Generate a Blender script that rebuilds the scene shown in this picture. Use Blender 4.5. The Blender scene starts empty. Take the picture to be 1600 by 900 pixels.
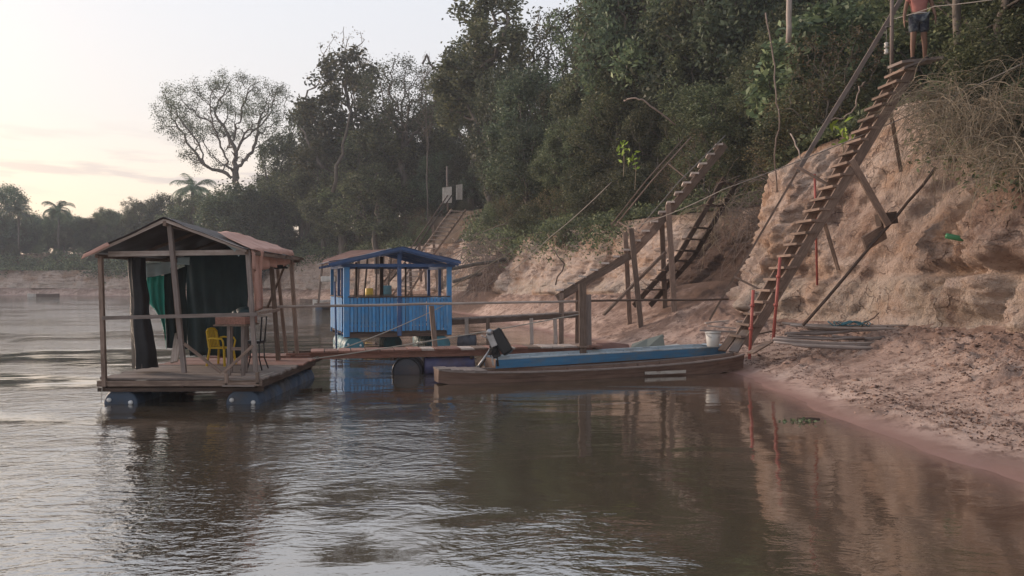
import bpy, math, random
import numpy as np
from mathutils import Vector, Matrix, noise
from mathutils.bvhtree import BVHTree
R = math.radians
scene = bpy.context.scene
COL = scene.collection
random.seed(7); RNG = np.random.default_rng(7)

# ---------------------------------------------------------------- camera, sky, sun, exposure
F = 1200.0      # focal length in photo pixels
CH = 2.0        # eye height above the water
HZ = 442.0      # horizon row
cam = bpy.data.objects.new('camera', bpy.data.cameras.new('camera')); COL.objects.link(cam)
cam.location = (0, 0, CH); cam.rotation_euler = (R(90), 0, 0)
cam.data.sensor_width = 36; cam.data.lens = 36 * F / 1600
cam.data.shift_y = -(450 - HZ) / 1600
cam.data.clip_start = 0.1; cam.data.clip_end = 3000
scene.camera = cam
SUN_AZ = R(-62); SUN_EL = R(9)      # low glow on the left, beyond the river bend
world = bpy.data.worlds.new('World'); scene.world = world; world.use_nodes = True
def build_world():
    nt = world.node_tree; N = nt.nodes; L = nt.links; N.clear()
    out = N.new('ShaderNodeOutputWorld'); bg = N.new('ShaderNodeBackground'); bg.inputs[1].default_value = 1.0
    bg2 = N.new('ShaderNodeBackground'); bg2.inputs[1].default_value = 0.03
    sky = N.new('ShaderNodeTexSky'); sky.sky_type = 'NISHITA'; sky.sun_disc = False
    sky.sun_elevation = SUN_EL; sky.sun_rotation = SUN_AZ; sky.air_density = 1.2; sky.dust_density = 3
    L.new(sky.outputs[0], bg2.inputs[0])
    tc = N.new('ShaderNodeTexCoord'); sep = N.new('ShaderNodeSeparateXYZ'); L.new(tc.outputs['Generated'], sep.inputs[0])
    rp = N.new('ShaderNodeValToRGB'); L.new(sep.outputs[2], rp.inputs[0])
    e = rp.color_ramp.elements
    e[0].position = 0.0; e[0].color = (0.62, 0.48, 0.42, 1)
    e[1].position = 1.0; e[1].color = (0.42, 0.47, 0.56, 1)
    for p, c in ((0.1, (0.62, 0.525, 0.46)), (0.2, (0.54, 0.515, 0.525)), (0.35, (0.525, 0.53, 0.565)), (0.6, (0.52, 0.55, 0.61))):
        k = e.new(p); k.color = (*c, 1)
    # a few low stratus streaks over the far bank
    mp = N.new('ShaderNodeMapping'); mp.inputs['Scale'].default_value = (5, 5, 42); L.new(tc.outputs['Generated'], mp.inputs[0])
    nz = N.new('ShaderNodeTexNoise'); nz.inputs['Scale'].default_value = 1.6; nz.inputs['Detail'].default_value = 5; nz.inputs['Roughness'].default_value = .55
    L.new(mp.outputs[0], nz.inputs[0])
    cr = N.new('ShaderNodeMapRange'); cr.inputs[1].default_value = .48; cr.inputs[2].default_value = .60; L.new(nz.outputs[0], cr.inputs[0])
    band = N.new('ShaderNodeValToRGB'); L.new(sep.outputs[2], band.inputs[0]); b = band.color_ramp.elements
    b[0].position = .09; b[0].color = (0, 0, 0, 1); b[1].position = .19; b[1].color = (0, 0, 0, 1)
    k = b.new(.115); k.color = (1, 1, 1, 1); k = b.new(.135); k.color = (1, 1, 1, 1)
    mu = N.new('ShaderNodeMath'); mu.operation = 'MULTIPLY'; L.new(cr.outputs[0], mu.inputs[0]); L.new(band.outputs[0], mu.inputs[1])
    mu2 = N.new('ShaderNodeMath'); mu2.operation = 'MULTIPLY'; mu2.inputs[1].default_value = .75; L.new(mu.outputs[0], mu2.inputs[0])
    mx = N.new('ShaderNodeMix'); mx.data_type = 'RGBA'; L.new(mu2.outputs[0], mx.inputs[0]); L.new(rp.outputs[0], mx.inputs[6]); mx.inputs[7].default_value = (.36, .32, .36, 1)
    # glow of the set sun: brighter and warmer to the left
    dv = N.new('ShaderNodeVectorMath'); dv.operation = 'DOT_PRODUCT'; L.new(tc.outputs['Generated'], dv.inputs[0]); dv.inputs[1].default_value = (math.sin(SUN_AZ), math.cos(SUN_AZ), .1)
    gr = N.new('ShaderNodeMapRange'); gr.inputs[1].default_value = -1; gr.inputs[2].default_value = 1; gr.inputs[3].default_value = .80; gr.inputs[4].default_value = .97; L.new(dv.outputs['Value'], gr.inputs[0])
    L.new(mx.outputs[2], bg.inputs[0]); L.new(gr.outputs[0], bg.inputs[1])
    ad = N.new('ShaderNodeAddShader'); L.new(bg.outputs[0], ad.inputs[0]); L.new(bg2.outputs[0], ad.inputs[1]); L.new(ad.outputs[0], out.inputs[0])
build_world()
sun = bpy.data.objects.new('sun', bpy.data.lights.new('sun', 'SUN')); COL.objects.link(sun)
sun.data.energy = 2.7; sun.data.angle = R(16); sun.data.color = (1, .78, .62)
sd = Vector((math.sin(SUN_AZ) * math.cos(R(14)), math.cos(SUN_AZ) * math.cos(R(14)), math.sin(R(14))))
sun.rotation_euler = sd.to_track_quat('Z', 'Y').to_euler()
scene.view_settings.view_transform = 'Standard'; scene.view_settings.look = 'None'
scene.view_settings.gamma = 1; scene.view_settings.exposure = 0.66; scene.view_settings.use_curve_mapping = False
scene.cycles.max_bounces = 6; scene.cycles.diffuse_bounces = 3; scene.cycles.transparent_max_bounces = 8
scene.cycles.volume_bounces = 0

def P(px, py, D):      # a point seen in the photo at a known distance
    return Vector(((px - 800) / F * D, D, CH - (py - HZ) / F * D))

# ---------------------------------------------------------------- materials
def nodes(name):
    m = bpy.data.materials.new(name); m.use_nodes = True
    nt = m.node_tree; return m, nt, nt.nodes, nt.links, nt.nodes['Principled BSDF']
def rgba(c): return (c[0], c[1], c[2], 1)
def surf(name, c1, c2, scale=4, rough=.8, bump=.3, dist=.01, stretch=(1, 1, 1), coord='gc', spot=None, spot_amt=.5, spec=.3, rnd=.25, metal=0, det=6, spot_scale=1.3):
    m, nt, N, L, B = nodes(name)
    if coord == 'gc':
        tc = N.new('ShaderNodeAttribute'); tc.attribute_name = 'gc'; vec = tc.outputs['Vector']
    else:
        tc = N.new('ShaderNodeTexCoord'); vec = tc.outputs['Object']
    mp = N.new('ShaderNodeMapping'); mp.inputs['Scale'].default_value = stretch; L.new(vec, mp.inputs[0])
    nz = N.new('ShaderNodeTexNoise'); nz.inputs['Scale'].default_value = scale; nz.inputs['Detail'].default_value = det; nz.inputs['Roughness'].default_value = .62
    L.new(mp.outputs[0], nz.inputs[0])
    mr = N.new('ShaderNodeMapRange'); mr.inputs[1].default_value = .3; mr.inputs[2].default_value = .7; L.new(nz.outputs[0], mr.inputs[0])
    mx = N.new('ShaderNodeMix'); mx.data_type = 'RGBA'; L.new(mr.outputs[0], mx.inputs[0]); mx.inputs[6].default_value = rgba(c1); mx.inputs[7].default_value = rgba(c2)
    c = mx.outputs[2]
    if spot:
        n2 = N.new('ShaderNodeTexNoise'); n2.inputs['Scale'].default_value = spot_scale; n2.inputs['Detail'].default_value = 7; n2.inputs['Roughness'].default_value = .7; L.new(vec, n2.inputs[0])
        m2 = N.new('ShaderNodeMapRange'); m2.inputs[1].default_value = .48; m2.inputs[2].default_value = .62; m2.inputs[4].default_value = spot_amt; L.new(n2.outputs[0], m2.inputs[0])
        x2 = N.new('ShaderNodeMix'); x2.data_type = 'RGBA'; L.new(m2.outputs[0], x2.inputs[0]); L.new(c, x2.inputs[6]); x2.inputs[7].default_value = rgba(spot); c = x2.outputs[2]
    if rnd:
        oi = N.new('ShaderNodeObjectInfo'); r2 = N.new('ShaderNodeMapRange'); r2.inputs[3].default_value = 1 - rnd; r2.inputs[4].default_value = 1 + rnd; L.new(oi.outputs['Random'], r2.inputs[0])
        hv = N.new('ShaderNodeHueSaturation'); L.new(r2.outputs[0], hv.inputs['Value']); L.new(c, hv.inputs['Color']); c = hv.outputs[0]
    L.new(c, B.inputs['Base Color']); B.inputs['Roughness'].default_value = rough; B.inputs['Specular IOR Level'].default_value = spec; B.inputs['Metallic'].default_value = metal
    if bump:
        bp = N.new('ShaderNodeBump'); bp.inputs['Strength'].default_value = bump; bp.inputs['Distance'].default_value = dist; L.new(nz.outputs[0], bp.inputs['Height']); L.new(bp.outputs[0], B.inputs['Normal'])
    return m
GR = (1.2, 14, 14)
M = {}
M['wood'] = surf('weathered_wood', (.12, .082, .064), (.27, .195, .155), 3, .85, .5, .01, GR, spot=(.10, .07, .055), rnd=.3)
M['greywood'] = surf('grey_wood', (.13, .105, .095), (.25, .205, .185), 3, .85, .5, .01, GR, spot=(.13, .10, .085), rnd=.2)
M['palewood'] = surf('pale_wood', (.28, .22, .19), (.46, .39, .35), 3, .8, .4, .01, GR, spot=(.2, .16, .13), rnd=.15)
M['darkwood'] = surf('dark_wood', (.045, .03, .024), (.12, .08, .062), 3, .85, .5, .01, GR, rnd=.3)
M['redwood'] = surf('red_wood', (.16, .075, .055), (.30, .155, .12), 3, .7, .5, .01, GR, spot=(.12, .07, .05), rnd=.2)
M['canoe'] = surf('canoe_wood', (.10, .060, .045), (.20, .13, .10), 2.5, .7, .5, .01, (1, 10, 10), spot=(.07, .042, .034), rnd=0)
M['blue'] = surf('blue_paint', (.045, .18, .40), (.075, .26, .50), 2, .55, .3, .004, (1.5, 6, 6), spot=(.13, .20, .29), spot_amt=.6, rnd=.2, spot_scale=2.2)
M['darkblue'] = surf('dark_blue_paint', (.03, .07, .18), (.06, .11, .23), 2, .55, .3, .004, (1.5, 6, 6), spot=(.16, .18, .24), spot_amt=.4, rnd=.15)
M['boatblue'] = surf('boat_blue_paint', (.045, .15, .29), (.07, .21, .37), 2, .5, .3, .004, (1, 5, 5), spot=(.15, .15, .13), spot_amt=.55, rnd=0, spot_scale=2.2)
M['boatpale'] = surf('boat_pale_paint', (.30, .38, .45), (.42, .48, .52), 3, .6, .3, .004, (1, 5, 5), spot=(.16, .14, .12), rnd=0)
M['drumblue'] = surf('blue_drum_plastic', (.035, .06, .10), (.06, .09, .14), 3, .45, .1, .004, spot=(.09, .075, .06), spot_amt=.6, rnd=.2, coord='o')
M['drumdark'] = surf('dark_drum_plastic', (.03, .035, .05), (.06, .06, .07), 3, .45, .1, .004, spot=(.09, .06, .05), spot_amt=.5, rnd=.2, coord='o')
M['drumviolet'] = surf('violet_drum_plastic', (.05, .05, .11), (.085, .08, .16), 3, .4, .1, .004, spot=(.09, .06, .06), spot_amt=.6, rnd=.1, coord='o')
M['drumteal'] = surf('teal_drum_plastic', (.04, .13, .17), (.06, .19, .24), 3, .45, .1, .004, spot=(.09, .09, .08), spot_amt=.5, rnd=.2, coord='o')
M['bung'] = surf('white_bung_plastic', (.5, .5, .5), (.6, .6, .6), 3, .5, 0, rnd=.1)
M['tarpblack'] = surf('black_tarpaulin', (.008, .009, .012), (.024, .024, .028), 3, .55, .5, .02, coord='o', rnd=.1, spec=.3)
M['tarpbrown'] = surf('dark_roof_tarpaulin', (.028, .020, .020), (.055, .042, .040), 3, .6, .5, .02, coord='o', rnd=.1)
M['tarpteal'] = surf('dark_teal_tarpaulin', (.010, .026, .030), (.018, .040, .045), 2, .55, .5, .03, coord='o', spot=(.012, .02, .025), rnd=.1)
M['tarpgreen'] = surf('green_tarpaulin', (.018, .19, .15), (.03, .27, .21), 2, .55, .5, .03, coord='o', rnd=.05)
M['tarppale'] = surf('pale_tarpaulin', (.22, .30, .31), (.36, .42, .42), 3, .6, .4, .02, coord='o', rnd=.05)
M['tarppink'] = surf('faded_pink_tarpaulin', (.40, .215, .165), (.54, .34, .285), 1.6, .75, .5, .03, coord='o', spot=(.30, .16, .12), spot_amt=.6, rnd=0)
M['redpaint'] = surf('red_metal_paint', (.29, .065, .052), (.40, .11, .09), 3, .5, .3, .003, spot=(.22, .07, .05), spot_amt=.6, rnd=.1, spot_scale=5)
M['yellow'] = surf('yellow_plastic', (.50, .33, .02), (.62, .41, .04), 2, .4, 0, rnd=0)
M['patch'] = surf('faded_white_paint', (.30, .27, .24), (.48, .45, .41), 3, .7, .2, .004, GR, spot=(.14, .09, .07), spot_amt=.8, rnd=0, spot_scale=4)
M['white'] = surf('white_plastic', (.42, .41, .385), (.56, .54, .505), 4, .5, .1, .003, spot=(.35, .31, .27), spot_amt=.4, rnd=.05)
M['treadpale'] = surf('pale_worn_treads', (.42, .35, .31), (.62, .54, .49), 3, .8, .3, .006, GR, spot=(.25, .18, .15), rnd=.2)
M['foam'] = surf('foam_board', (.45, .42, .38), (.60, .56, .52), 6, .9, .4, .005, spot=(.3, .24, .2), rnd=.1)
M['metal'] = surf('grey_metal', (.25, .25, .26), (.42, .42, .43), 6, .4, .2, .003, metal=.7, rnd=.1)
M['black'] = surf('black_plastic', (.010, .010, .012), (.02, .02, .022), 4, .4, .2, .003, rnd=.1)
M['rust'] = surf('rusty_sheet', (.10, .045, .035), (.18, .09, .07), 2, .8, .4, .01, coord='o', rnd=.1)
M['concrete'] = surf('grey_board', (.12, .13, .115), (.20, .21, .18), 3, .8, .4, .01, rnd=.1)
M['rope'] = surf('pale_rope', (.26, .23, .20), (.36, .33, .29), 8, .9, 0, rnd=.1)
M['wire'] = surf('grey_wire', (.16, .14, .13), (.22, .2, .18), 8, .7, 0, rnd=.1)
M['bark'] = surf('grey_bark', (.075, .060, .050), (.17, .145, .125), 5, .9, .6, .03, coord='o', stretch=(1, 1, .3), rnd=.25)
M['twig'] = surf('dry_twigs', (.17, .135, .095), (.34, .28, .205), 5, .9, .2, .01, coord='o', rnd=.2)
M['root'] = surf('dry_roots', (.20, .15, .125), (.34, .27, .23), 5, .9, .2, .01, coord='o', rnd=.2)
M['skin'] = surf('brown_skin', (.14, .075, .05), (.17, .09, .062), 5, .55, .1, .002, coord='o', rnd=0)
M['shirt'] = surf('salmon_cloth', (.26, .10, .085), (.34, .14, .12), 6, .85, .3, .01, coord='o', rnd=0)
M['shorts'] = surf('navy_patterned_cloth', (.012, .016, .030), (.024, .030, .052), 6, .85, .3, .01, coord='o', spot=(.16, .18, .18), spot_amt=.7, rnd=0, spot_scale=6)
M['hair'] = surf('black_hair', (.008, .007, .006), (.016, .013, .011), 20, .6, .4, .005, coord='o', rnd=0)
M['bottle'] = surf('green_bottle_plastic', (.03, .14, .06), (.06, .22, .10), 5, .25, .1, .003, coord='o', rnd=0)
M['brightleaf'] = surf('bright_leaves', (.20, .30, .03), (.32, .42, .06), 5, .6, 0, coord='o', rnd=.2)

def leafmat(name, dark, mid, light, transl=.3, satvar=.10):
    m, nt, N, L, B = nodes(name)
    at = N.new('ShaderNodeAttribute'); at.attribute_name = 'rnd'
    rp = N.new('ShaderNodeValToRGB'); L.new(at.outputs['Fac'], rp.inputs[0]); e = rp.color_ramp.elements
    e[0].color = rgba(dark); e[1].color = rgba(light); k = e.new(.55); k.color = rgba(mid)
    # clumps of slightly different leaf colour through the crown
    tc = N.new('ShaderNodeTexCoord'); nz = N.new('ShaderNodeTexNoise'); nz.inputs['Scale'].default_value = .45; nz.inputs['Detail'].default_value = 3; L.new(tc.outputs['Object'], nz.inputs[0])
    mr = N.new('ShaderNodeMapRange'); mr.inputs[1].default_value = .35; mr.inputs[2].default_value = .65; mr.inputs[3].default_value = .62; mr.inputs[4].default_value = 1.4; L.new(nz.outputs[0], mr.inputs[0])
    oi = N.new('ShaderNodeObjectInfo'); r2 = N.new('ShaderNodeMapRange'); r2.inputs[3].default_value = .55; r2.inputs[4].default_value = 1.85; L.new(oi.outputs['Random'], r2.inputs[0])
    mm = N.new('ShaderNodeMath'); mm.operation = 'MULTIPLY'; L.new(mr.outputs[0], mm.inputs[0]); L.new(r2.outputs[0], mm.inputs[1])
    h2 = N.new('ShaderNodeMath'); h2.operation = 'MULTIPLY_ADD'; h2.inputs[1].default_value = satvar; h2.inputs[2].default_value = .5 - satvar / 2; L.new(oi.outputs['Random'], h2.inputs[0])
    hv = N.new('ShaderNodeHueSaturation'); L.new(mm.outputs[0], hv.inputs['Value']); L.new(rp.outputs[0], hv.inputs['Color']); L.new(h2.outputs[0], hv.inputs['Hue'])
    L.new(hv.outputs[0], B.inputs['Base Color']); B.inputs['Roughness'].default_value = .55; B.inputs['Specular IOR Level'].default_value = .25
    tr = N.new('ShaderNodeBsdfTranslucent'); L.new(hv.outputs[0], tr.inputs[0])
    mx = N.new('ShaderNodeMixShader'); mx.inputs[0].default_value = transl; L.new(B.outputs[0], mx.inputs[1]); L.new(tr.outputs[0], mx.inputs[2])
    L.new(mx.outputs[0], N['Material Output'].inputs[0])
    return m
M['leaf'] = leafmat('forest_leaves', (.042, .054, .032), (.092, .110, .058), (.175, .185, .095))
M['leaffar'] = leafmat('far_forest_leaves', (.040, .055, .036), (.075, .095, .056), (.12, .14, .08))
M['leafgreen'] = leafmat('fresh_leaves', (.05, .08, .03), (.105, .15, .055), (.19, .235, .095))
M['leafdry'] = leafmat('dry_leaves', (.09, .06, .035), (.15, .115, .055), (.24, .19, .10), satvar=.03)
M['leaflitter'] = leafmat('leaf_litter', (.07, .042, .033), (.16, .10, .078), (.30, .20, .16), transl=.05, satvar=.0)

# ---------------------------------------------------------------- builders
def tag(o, label=None, cat=None, group=None, kind=None):
    if label: o['label'] = label
    if cat: o['category'] = cat
    if group: o['group'] = group
    if kind: o['kind'] = kind
    return o
def thing(name, label, cat, loc=(0, 0, 0), rz=0, group=None):
    o = bpy.data.objects.new(name, None); o.empty_display_size = .2; COL.objects.link(o)
    o.location = loc; o.rotation_euler = (0, 0, rz)
    return tag(o, label, cat, group)
def world_loc(p):
    v = Vector((0, 0, 0))
    while p is not None: v += p.location; p = p.parent
    return v
class MB:
    """collects shapes in a list and links them as ONE mesh object"""
    def __init__(s): s.v = []; s.f = []; s.g = []
    def add(s, vs, fs, gs=None):
        b = len(s.v); s.v += [tuple(v) for v in vs]; s.f += [tuple(i + b for i in f) for f in fs]
        s.g += [tuple(g) for g in (gs or vs)]; return s
    def beam(s, p0, p1, w, h=None, up=(0, 0, 1), nseg=1, wob=0, taper=1):
        h = h or w; p0 = Vector(p0); p1 = Vector(p1); d = p1 - p0; L = d.length; d.normalize(); up = Vector(up)
        if abs(d.dot(up)) > .97: up = Vector((0, 1, 0))
        a = d.cross(up).normalized(); b = a.cross(d).normalized(); o = random.random() * 50
        vs = []; gs = []
        for i in range(nseg + 1):
            t = i / nseg; c = p0 + d * L * t; k = 1 + (taper - 1) * t
            if wob: c = c + a * random.uniform(-wob, wob) + b * random.uniform(-wob, wob)
            for (x, y) in ((-1, -1), (1, -1), (1, 1), (-1, 1)):
                vs.append(c + a * x * w * k / 2 + b * y * h * k / 2); gs.append((o + t * L, x * w / 2 + o, y * h / 2 + o * .3))
        fs = [(3, 2, 1, 0)]
        for i in range(nseg):
            for j in range(4): fs.append((i * 4 + j, i * 4 + (j + 1) % 4, i * 4 + 4 + (j + 1) % 4, i * 4 + 4 + j))
        n = nseg * 4; fs.append((n, n + 1, n + 2, n + 3))
        return s.add(vs, fs, gs)
    def box(s, c, sz, rz=0):
        c = Vector(c); ca, sa = math.cos(rz), math.sin(rz); o = random.random() * 50
        vs = []; gs = []
        for z in (-1, 1):
            for (x, y) in ((-1, -1), (1, -1), (1, 1), (-1, 1)):
                X, Y = x * sz[0] / 2, y * sz[1] / 2
                vs.append(c + Vector((X * ca - Y * sa, X * sa + Y * ca, z * sz[2] / 2))); gs.append((X + o, Y + o, z * sz[2] / 2 + o))
        if sz[1] > sz[0]: gs = [(g[1], g[0], g[2]) for g in gs]
        return s.add(vs, [(3, 2, 1, 0), (4, 5, 6, 7), (0, 1, 5, 4), (1, 2, 6, 5), (2, 3, 7, 6), (3, 0, 4, 7)], gs)
    def tube(s, pts, rad, n=8, cap=True):
        pts = [Vector(p) for p in pts]; m = len(pts)
        if not hasattr(rad, '__len__'): rad = [rad] * m
        vs = []; gs = []; o = random.random() * 50; t = Vector((0, 0, 1)); acc = 0; a = None
        for i, p in enumerate(pts):
            d = (pts[min(i + 1, m - 1)] - pts[max(i - 1, 0)]).normalized()
            if a is None: a = d.cross(t if abs(d.z) < .9 else Vector((1, 0, 0))).normalized()
            else:
                a = (a - d * a.dot(d)); a = a.normalized() if a.length > 1e-6 else d.orthogonal().normalized()
            b = d.cross(a)
            if i: acc += (p - pts[i - 1]).length
            for j in range(n):
                q = 2 * math.pi * j / n
                vs.append(p + (a * math.cos(q) + b * math.sin(q)) * rad[i]); gs.append((acc + o, math.cos(q) * rad[i] + o, math.sin(q) * rad[i]))
        fs = []
        for i in range(m - 1):
            for j in range(n): fs.append((i * n + j, i * n + (j + 1) % n, (i + 1) * n + (j + 1) % n, (i + 1) * n + j))
        if cap: fs.append(tuple(range(n))[::-1]); fs.append(tuple((m - 1) * n + j for j in range(n)))
        return s.add(vs, fs, gs)
    def grid(s, rows, thick=0):
        """rows: list of lists of points"""
        nr, nc = len(rows), len(rows[0]); vs = [Vector(p) for r in rows for p in r]
        fs = [(i * nc + j, i * nc + j + 1, (i + 1) * nc + j + 1, (i + 1) * nc + j) for i in range(nr - 1) for j in range(nc - 1)]
        gs = [(i * .15, j * .15, 0) for i in range(nr) for j in range(nc)]
        return s.add(vs, fs, gs)
    def sphere(s, c, r, nu=10, nv=7):
        c = Vector(c); r = r if hasattr(r, '__len__') else (r, r, r)
        vs = [c + Vector((0, 0, -r[2]))]
        for i in range(1, nv):
            a = -math.pi / 2 + math.pi * i / nv
            for j in range(nu):
                q = 2 * math.pi * j / nu; vs.append(c + Vector((math.cos(a) * math.cos(q) * r[0], math.cos(a) * math.sin(q) * r[1], math.sin(a) * r[2])))
        vs.append(c + Vector((0, 0, r[2]))); fs = []
        for j in range(nu): fs.append((0, 1 + (j + 1) % nu, 1 + j))
        for i in range(nv - 2):
            for j in range(nu): fs.append((1 + i * nu + j, 1 + i * nu + (j + 1) % nu, 1 + (i + 1) * nu + (j + 1) % nu, 1 + (i + 1) * nu + j))
        t = len(vs) - 1; b = 1 + (nv - 2) * nu
        for j in range(nu): fs.append((t, b + j, b + (j + 1) % nu))
        return s.add(vs, fs)
    def drum(s, p0, p1, r, n=20):
        p0 = Vector(p0); p1 = Vector(p1); pr = [(0, .86), (.015, .97), (.03, 1), (.06, 1), (.3, .985), (.33, 1.03), (.36, .985), (.64, .985), (.67, 1.03), (.70, .985), (.94, 1), (.97, 1), (.985, .97), (1, .86)]
        return s.tube([p0.lerp(p1, t) for t, k in pr], [r * k for t, k in pr], n)
    def build(s, name, mat, parent=None, smooth=False, local=False, thick=0, bevel=0):
        me = bpy.data.meshes.new(name); off = Vector((0, 0, 0)) if (local or parent is None) else world_loc(parent)
        me.from_pydata([tuple(Vector(v) - off) for v in s.v], [], s.f)
        a = me.attributes.new('gc', 'FLOAT_VECTOR', 'POINT'); a.data.foreach_set('vector', np.array(s.g, dtype=np.float32).ravel())
        if smooth: me.polygons.foreach_set('use_smooth', [True] * len(me.polygons))
        me.materials.append(M[mat] if isinstance(mat, str) else mat); me.validate(); me.update()
        o = bpy.data.objects.new(name, me); COL.objects.link(o)
        if parent is not None: o.parent = parent
        if thick: md = o.modifiers.new('thickness', 'SOLIDIFY'); md.thickness = thick; md.offset = 0
        if bevel: md = o.modifiers.new('bevel', 'BEVEL'); md.width = bevel; md.segments = 2
        return o
def beam(name, p0, p1, w, h, mat, par, local=False, **k): return MB().beam(p0, p1, w, h, **k).build(name, mat, par, local=local)
def pole(name, pts, r, mat, par=None, local=False, n=8): return MB().tube(pts, r, n).build(name, mat, par, True, local)
def wobble(p0, p1, n, a):
    p0 = Vector(p0); p1 = Vector(p1)
    return [p0.lerp(p1, i / n) + Vector([random.uniform(-a, a) for _ in range(3)]) * (0 if i in (0, n) else 1) for i in range(n + 1)]
def copy_tree(o, parent=None):
    c = o.copy(); COL.objects.link(c)
    if parent is not None: c.parent = parent
    for ch in list(KIDS.get(o.name, [])): copy_tree(ch, c)
    return c
KIDS = {}
def note_kids(root):
    KIDS[root.name] = list(root.children)
    for c in root.children: note_kids(c)
def fast_mesh(name, V, Fq, mat, rnd=None, smooth=False, nside=4):
    me = bpy.data.meshes.new(name); V = np.asarray(V, dtype=np.float32); Fq = np.asarray(Fq, dtype=np.int32)
    me.vertices.add(len(V)); me.vertices.foreach_set('co', V.ravel())
    nf = len(Fq); me.loops.add(nf * nside); me.loops.foreach_set('vertex_index', Fq.ravel())
    me.polygons.add(nf); me.polygons.foreach_set('loop_start', np.arange(0, nf * nside, nside, dtype=np.int32))
    if smooth: me.polygons.foreach_set('use_smooth', np.ones(nf, dtype=bool))
    if rnd is not None:
        a = me.attributes.new('rnd', 'FLOAT', 'FACE'); a.data.foreach_set('value', np.asarray(rnd, dtype=np.float32))
    me.materials.append(M[mat] if isinstance(mat, str) else mat); me.update(calc_edges=True); me.validate()
    return me
def link(name, me, parent=None):
    o = bpy.data.objects.new(name, me); COL.objects.link(o)
    if parent is not None: o.parent = parent
    return o
def leaves(C, size, rng, droop=.35, asp=.5, fold=.25):
    """diamond leaves folded along the midrib, one per centre in C; returns verts, quads, rnd"""
    n = len(C); size = np.broadcast_to(size, (n,))[:, None] * rng.uniform(.6, 1.3, (n, 1))
    d = rng.normal(size=(n, 3)); d[:, 2] = d[:, 2] * .6 - droop; d /= np.linalg.norm(d, axis=1)[:, None]
    u = rng.normal(size=(n, 3)); u[:, 2] += .6; s = np.cross(d, u); s /= np.linalg.norm(s, axis=1)[:, None] + 1e-9
    nn = np.cross(s, d)
    V = np.empty((n, 4, 3)); V[:, 0] = C - d * size * .5; V[:, 2] = C + d * size * .5
    V[:, 1] = C + s * size * asp / 2 + nn * size * fold * .3; V[:, 3] = C - s * size * asp / 2 + nn * size * fold * .3
    Q = np.arange(n * 4).reshape(n, 4)
    return V.reshape(-1, 3), Q, rng.random(n)
# ---------------------------------------------------------------- bank, beach, cliff, water
CT = [  # shore x,y | cliff base x,y,z | bare cliff top x,y,z | top of the overgrown slope dz
 ((5.3, -10), (9.6, -10, 1.2), (12, -10, 4.6), 3.0),
 ((5.15, 3), (9.5, 3, 1.15), (11.6, 3, 4.6), 3.0),
 ((5.1, 7.7), (9.4, 8, 1.1), (11.3, 8, 4.5), 3.0),
 ((4.9, 9.1), (9.35, 10.5, 1.1), (11.1, 10.7, 4.4), 3.0),
 ((4.8, 11.5), (9.3, 13.5, 1.05), (10.9, 14, 4.4), 3.0),
 ((4.95, 16.0), (9.05, 16.7, .98), (10.5, 17.2, 5.4), 2.2),
 ((4.95, 17.6), (8.7, 18.5, .95), (10.0, 18.9, 6.5), 1.0),
 ((4.7, 19.5), (7.75, 20.6, .95), (9.35, 21.5, 6.1), 1.2),
 ((4.0, 22), (6.75, 23.2, 1.15), (8.55, 23.9, 5.6), 1.8),
 ((3.2, 25.0), (7.3, 26.8, 1.9), (9.6, 28.6, 5.0), 2.4),
 ((1.9, 29.5), (5.2, 31, 1.6), (6.9, 32.5, 4.9), 2.4),
 ((.5, 35), (2.9, 37, 1.4), (4.6, 39, 5.0), 2.4),
 ((-1.3, 42), (.6, 44, 1.3), (2.2, 46, 5.1), 3),
 ((-3.3, 50), (-2.0, 52, 1.25), (-.5, 54, 5.2), 3.5),
 ((-12, 72), (-11, 74, 1.2), (-10, 76.5, 5.6), 3.5),
 ((-28, 95), (-27, 97, 1.1), (-26, 99.5, 5.6), 3.5),
 ((-60, 118), (-59.5, 120, 1.0), (-59, 122, 4.2), 3),
 ((-120, 130), (-120, 132, 1.0), (-120, 134, 4.2), 3),
 ((-190, 136), (-190, 138, 1.0), (-190, 140, 4.2), 3),
 ((-300, 140), (-300, 142, 1.0), (-300, 144, 4.2), 3)]
TB = np.array([[a[0], a[1], b[0], b[1], b[2], c[0], c[1], c[2], d] for a, b, c, d in CT])
def crom(k):
    i = int(min(max(k, 0), len(TB) - 1.0001)); t = k - i
    p0, p1, p2, p3 = TB[max(i - 1, 0)], TB[i], TB[i + 1], TB[min(i + 2, len(TB) - 1)]
    return .5 * ((2 * p1) + (-p0 + p2) * t + (2 * p0 - 5 * p1 + 4 * p2 - p3) * t * t + (-p0 + 3 * p1 - 3 * p2 + p3) * t ** 3)
ks = []; k = 0.0
while k < len(TB) - 1.001:
    ks.append(k); a = crom(k); b = crom(k + .002); v = math.hypot(b[2] - a[2], b[3] - a[3]) / .002
    D = max(math.hypot(a[2], a[3]), 9.0); k += max(.055, D * .0042) / max(v, .5)
COLS = np.array([crom(k) for k in ks]); NCOL = len(COLS); KS = np.array(ks)
def fbm(x, y, z, o=4): return noise.fractal((x, y, z), 1.0, 2.0, o)
def ridged(x, y, z): return 1 - abs(noise.noise((x, y, z))) * 2
def sm(a, b, x): t = min(max((x - a) / (b - a), 0), 1); return t * t * (3 - 2 * t)
NRC, NRB = 110, 90
arc = np.concatenate([[0], np.cumsum(np.hypot(np.diff(COLS[:, 2]), np.diff(COLS[:, 3])))])
cliff = np.zeros((NRC + 1, NCOL, 3)); beach = np.zeros((NRB + 1, NCOL, 3)); slope = np.zeros((22, NCOL, 3))
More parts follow.
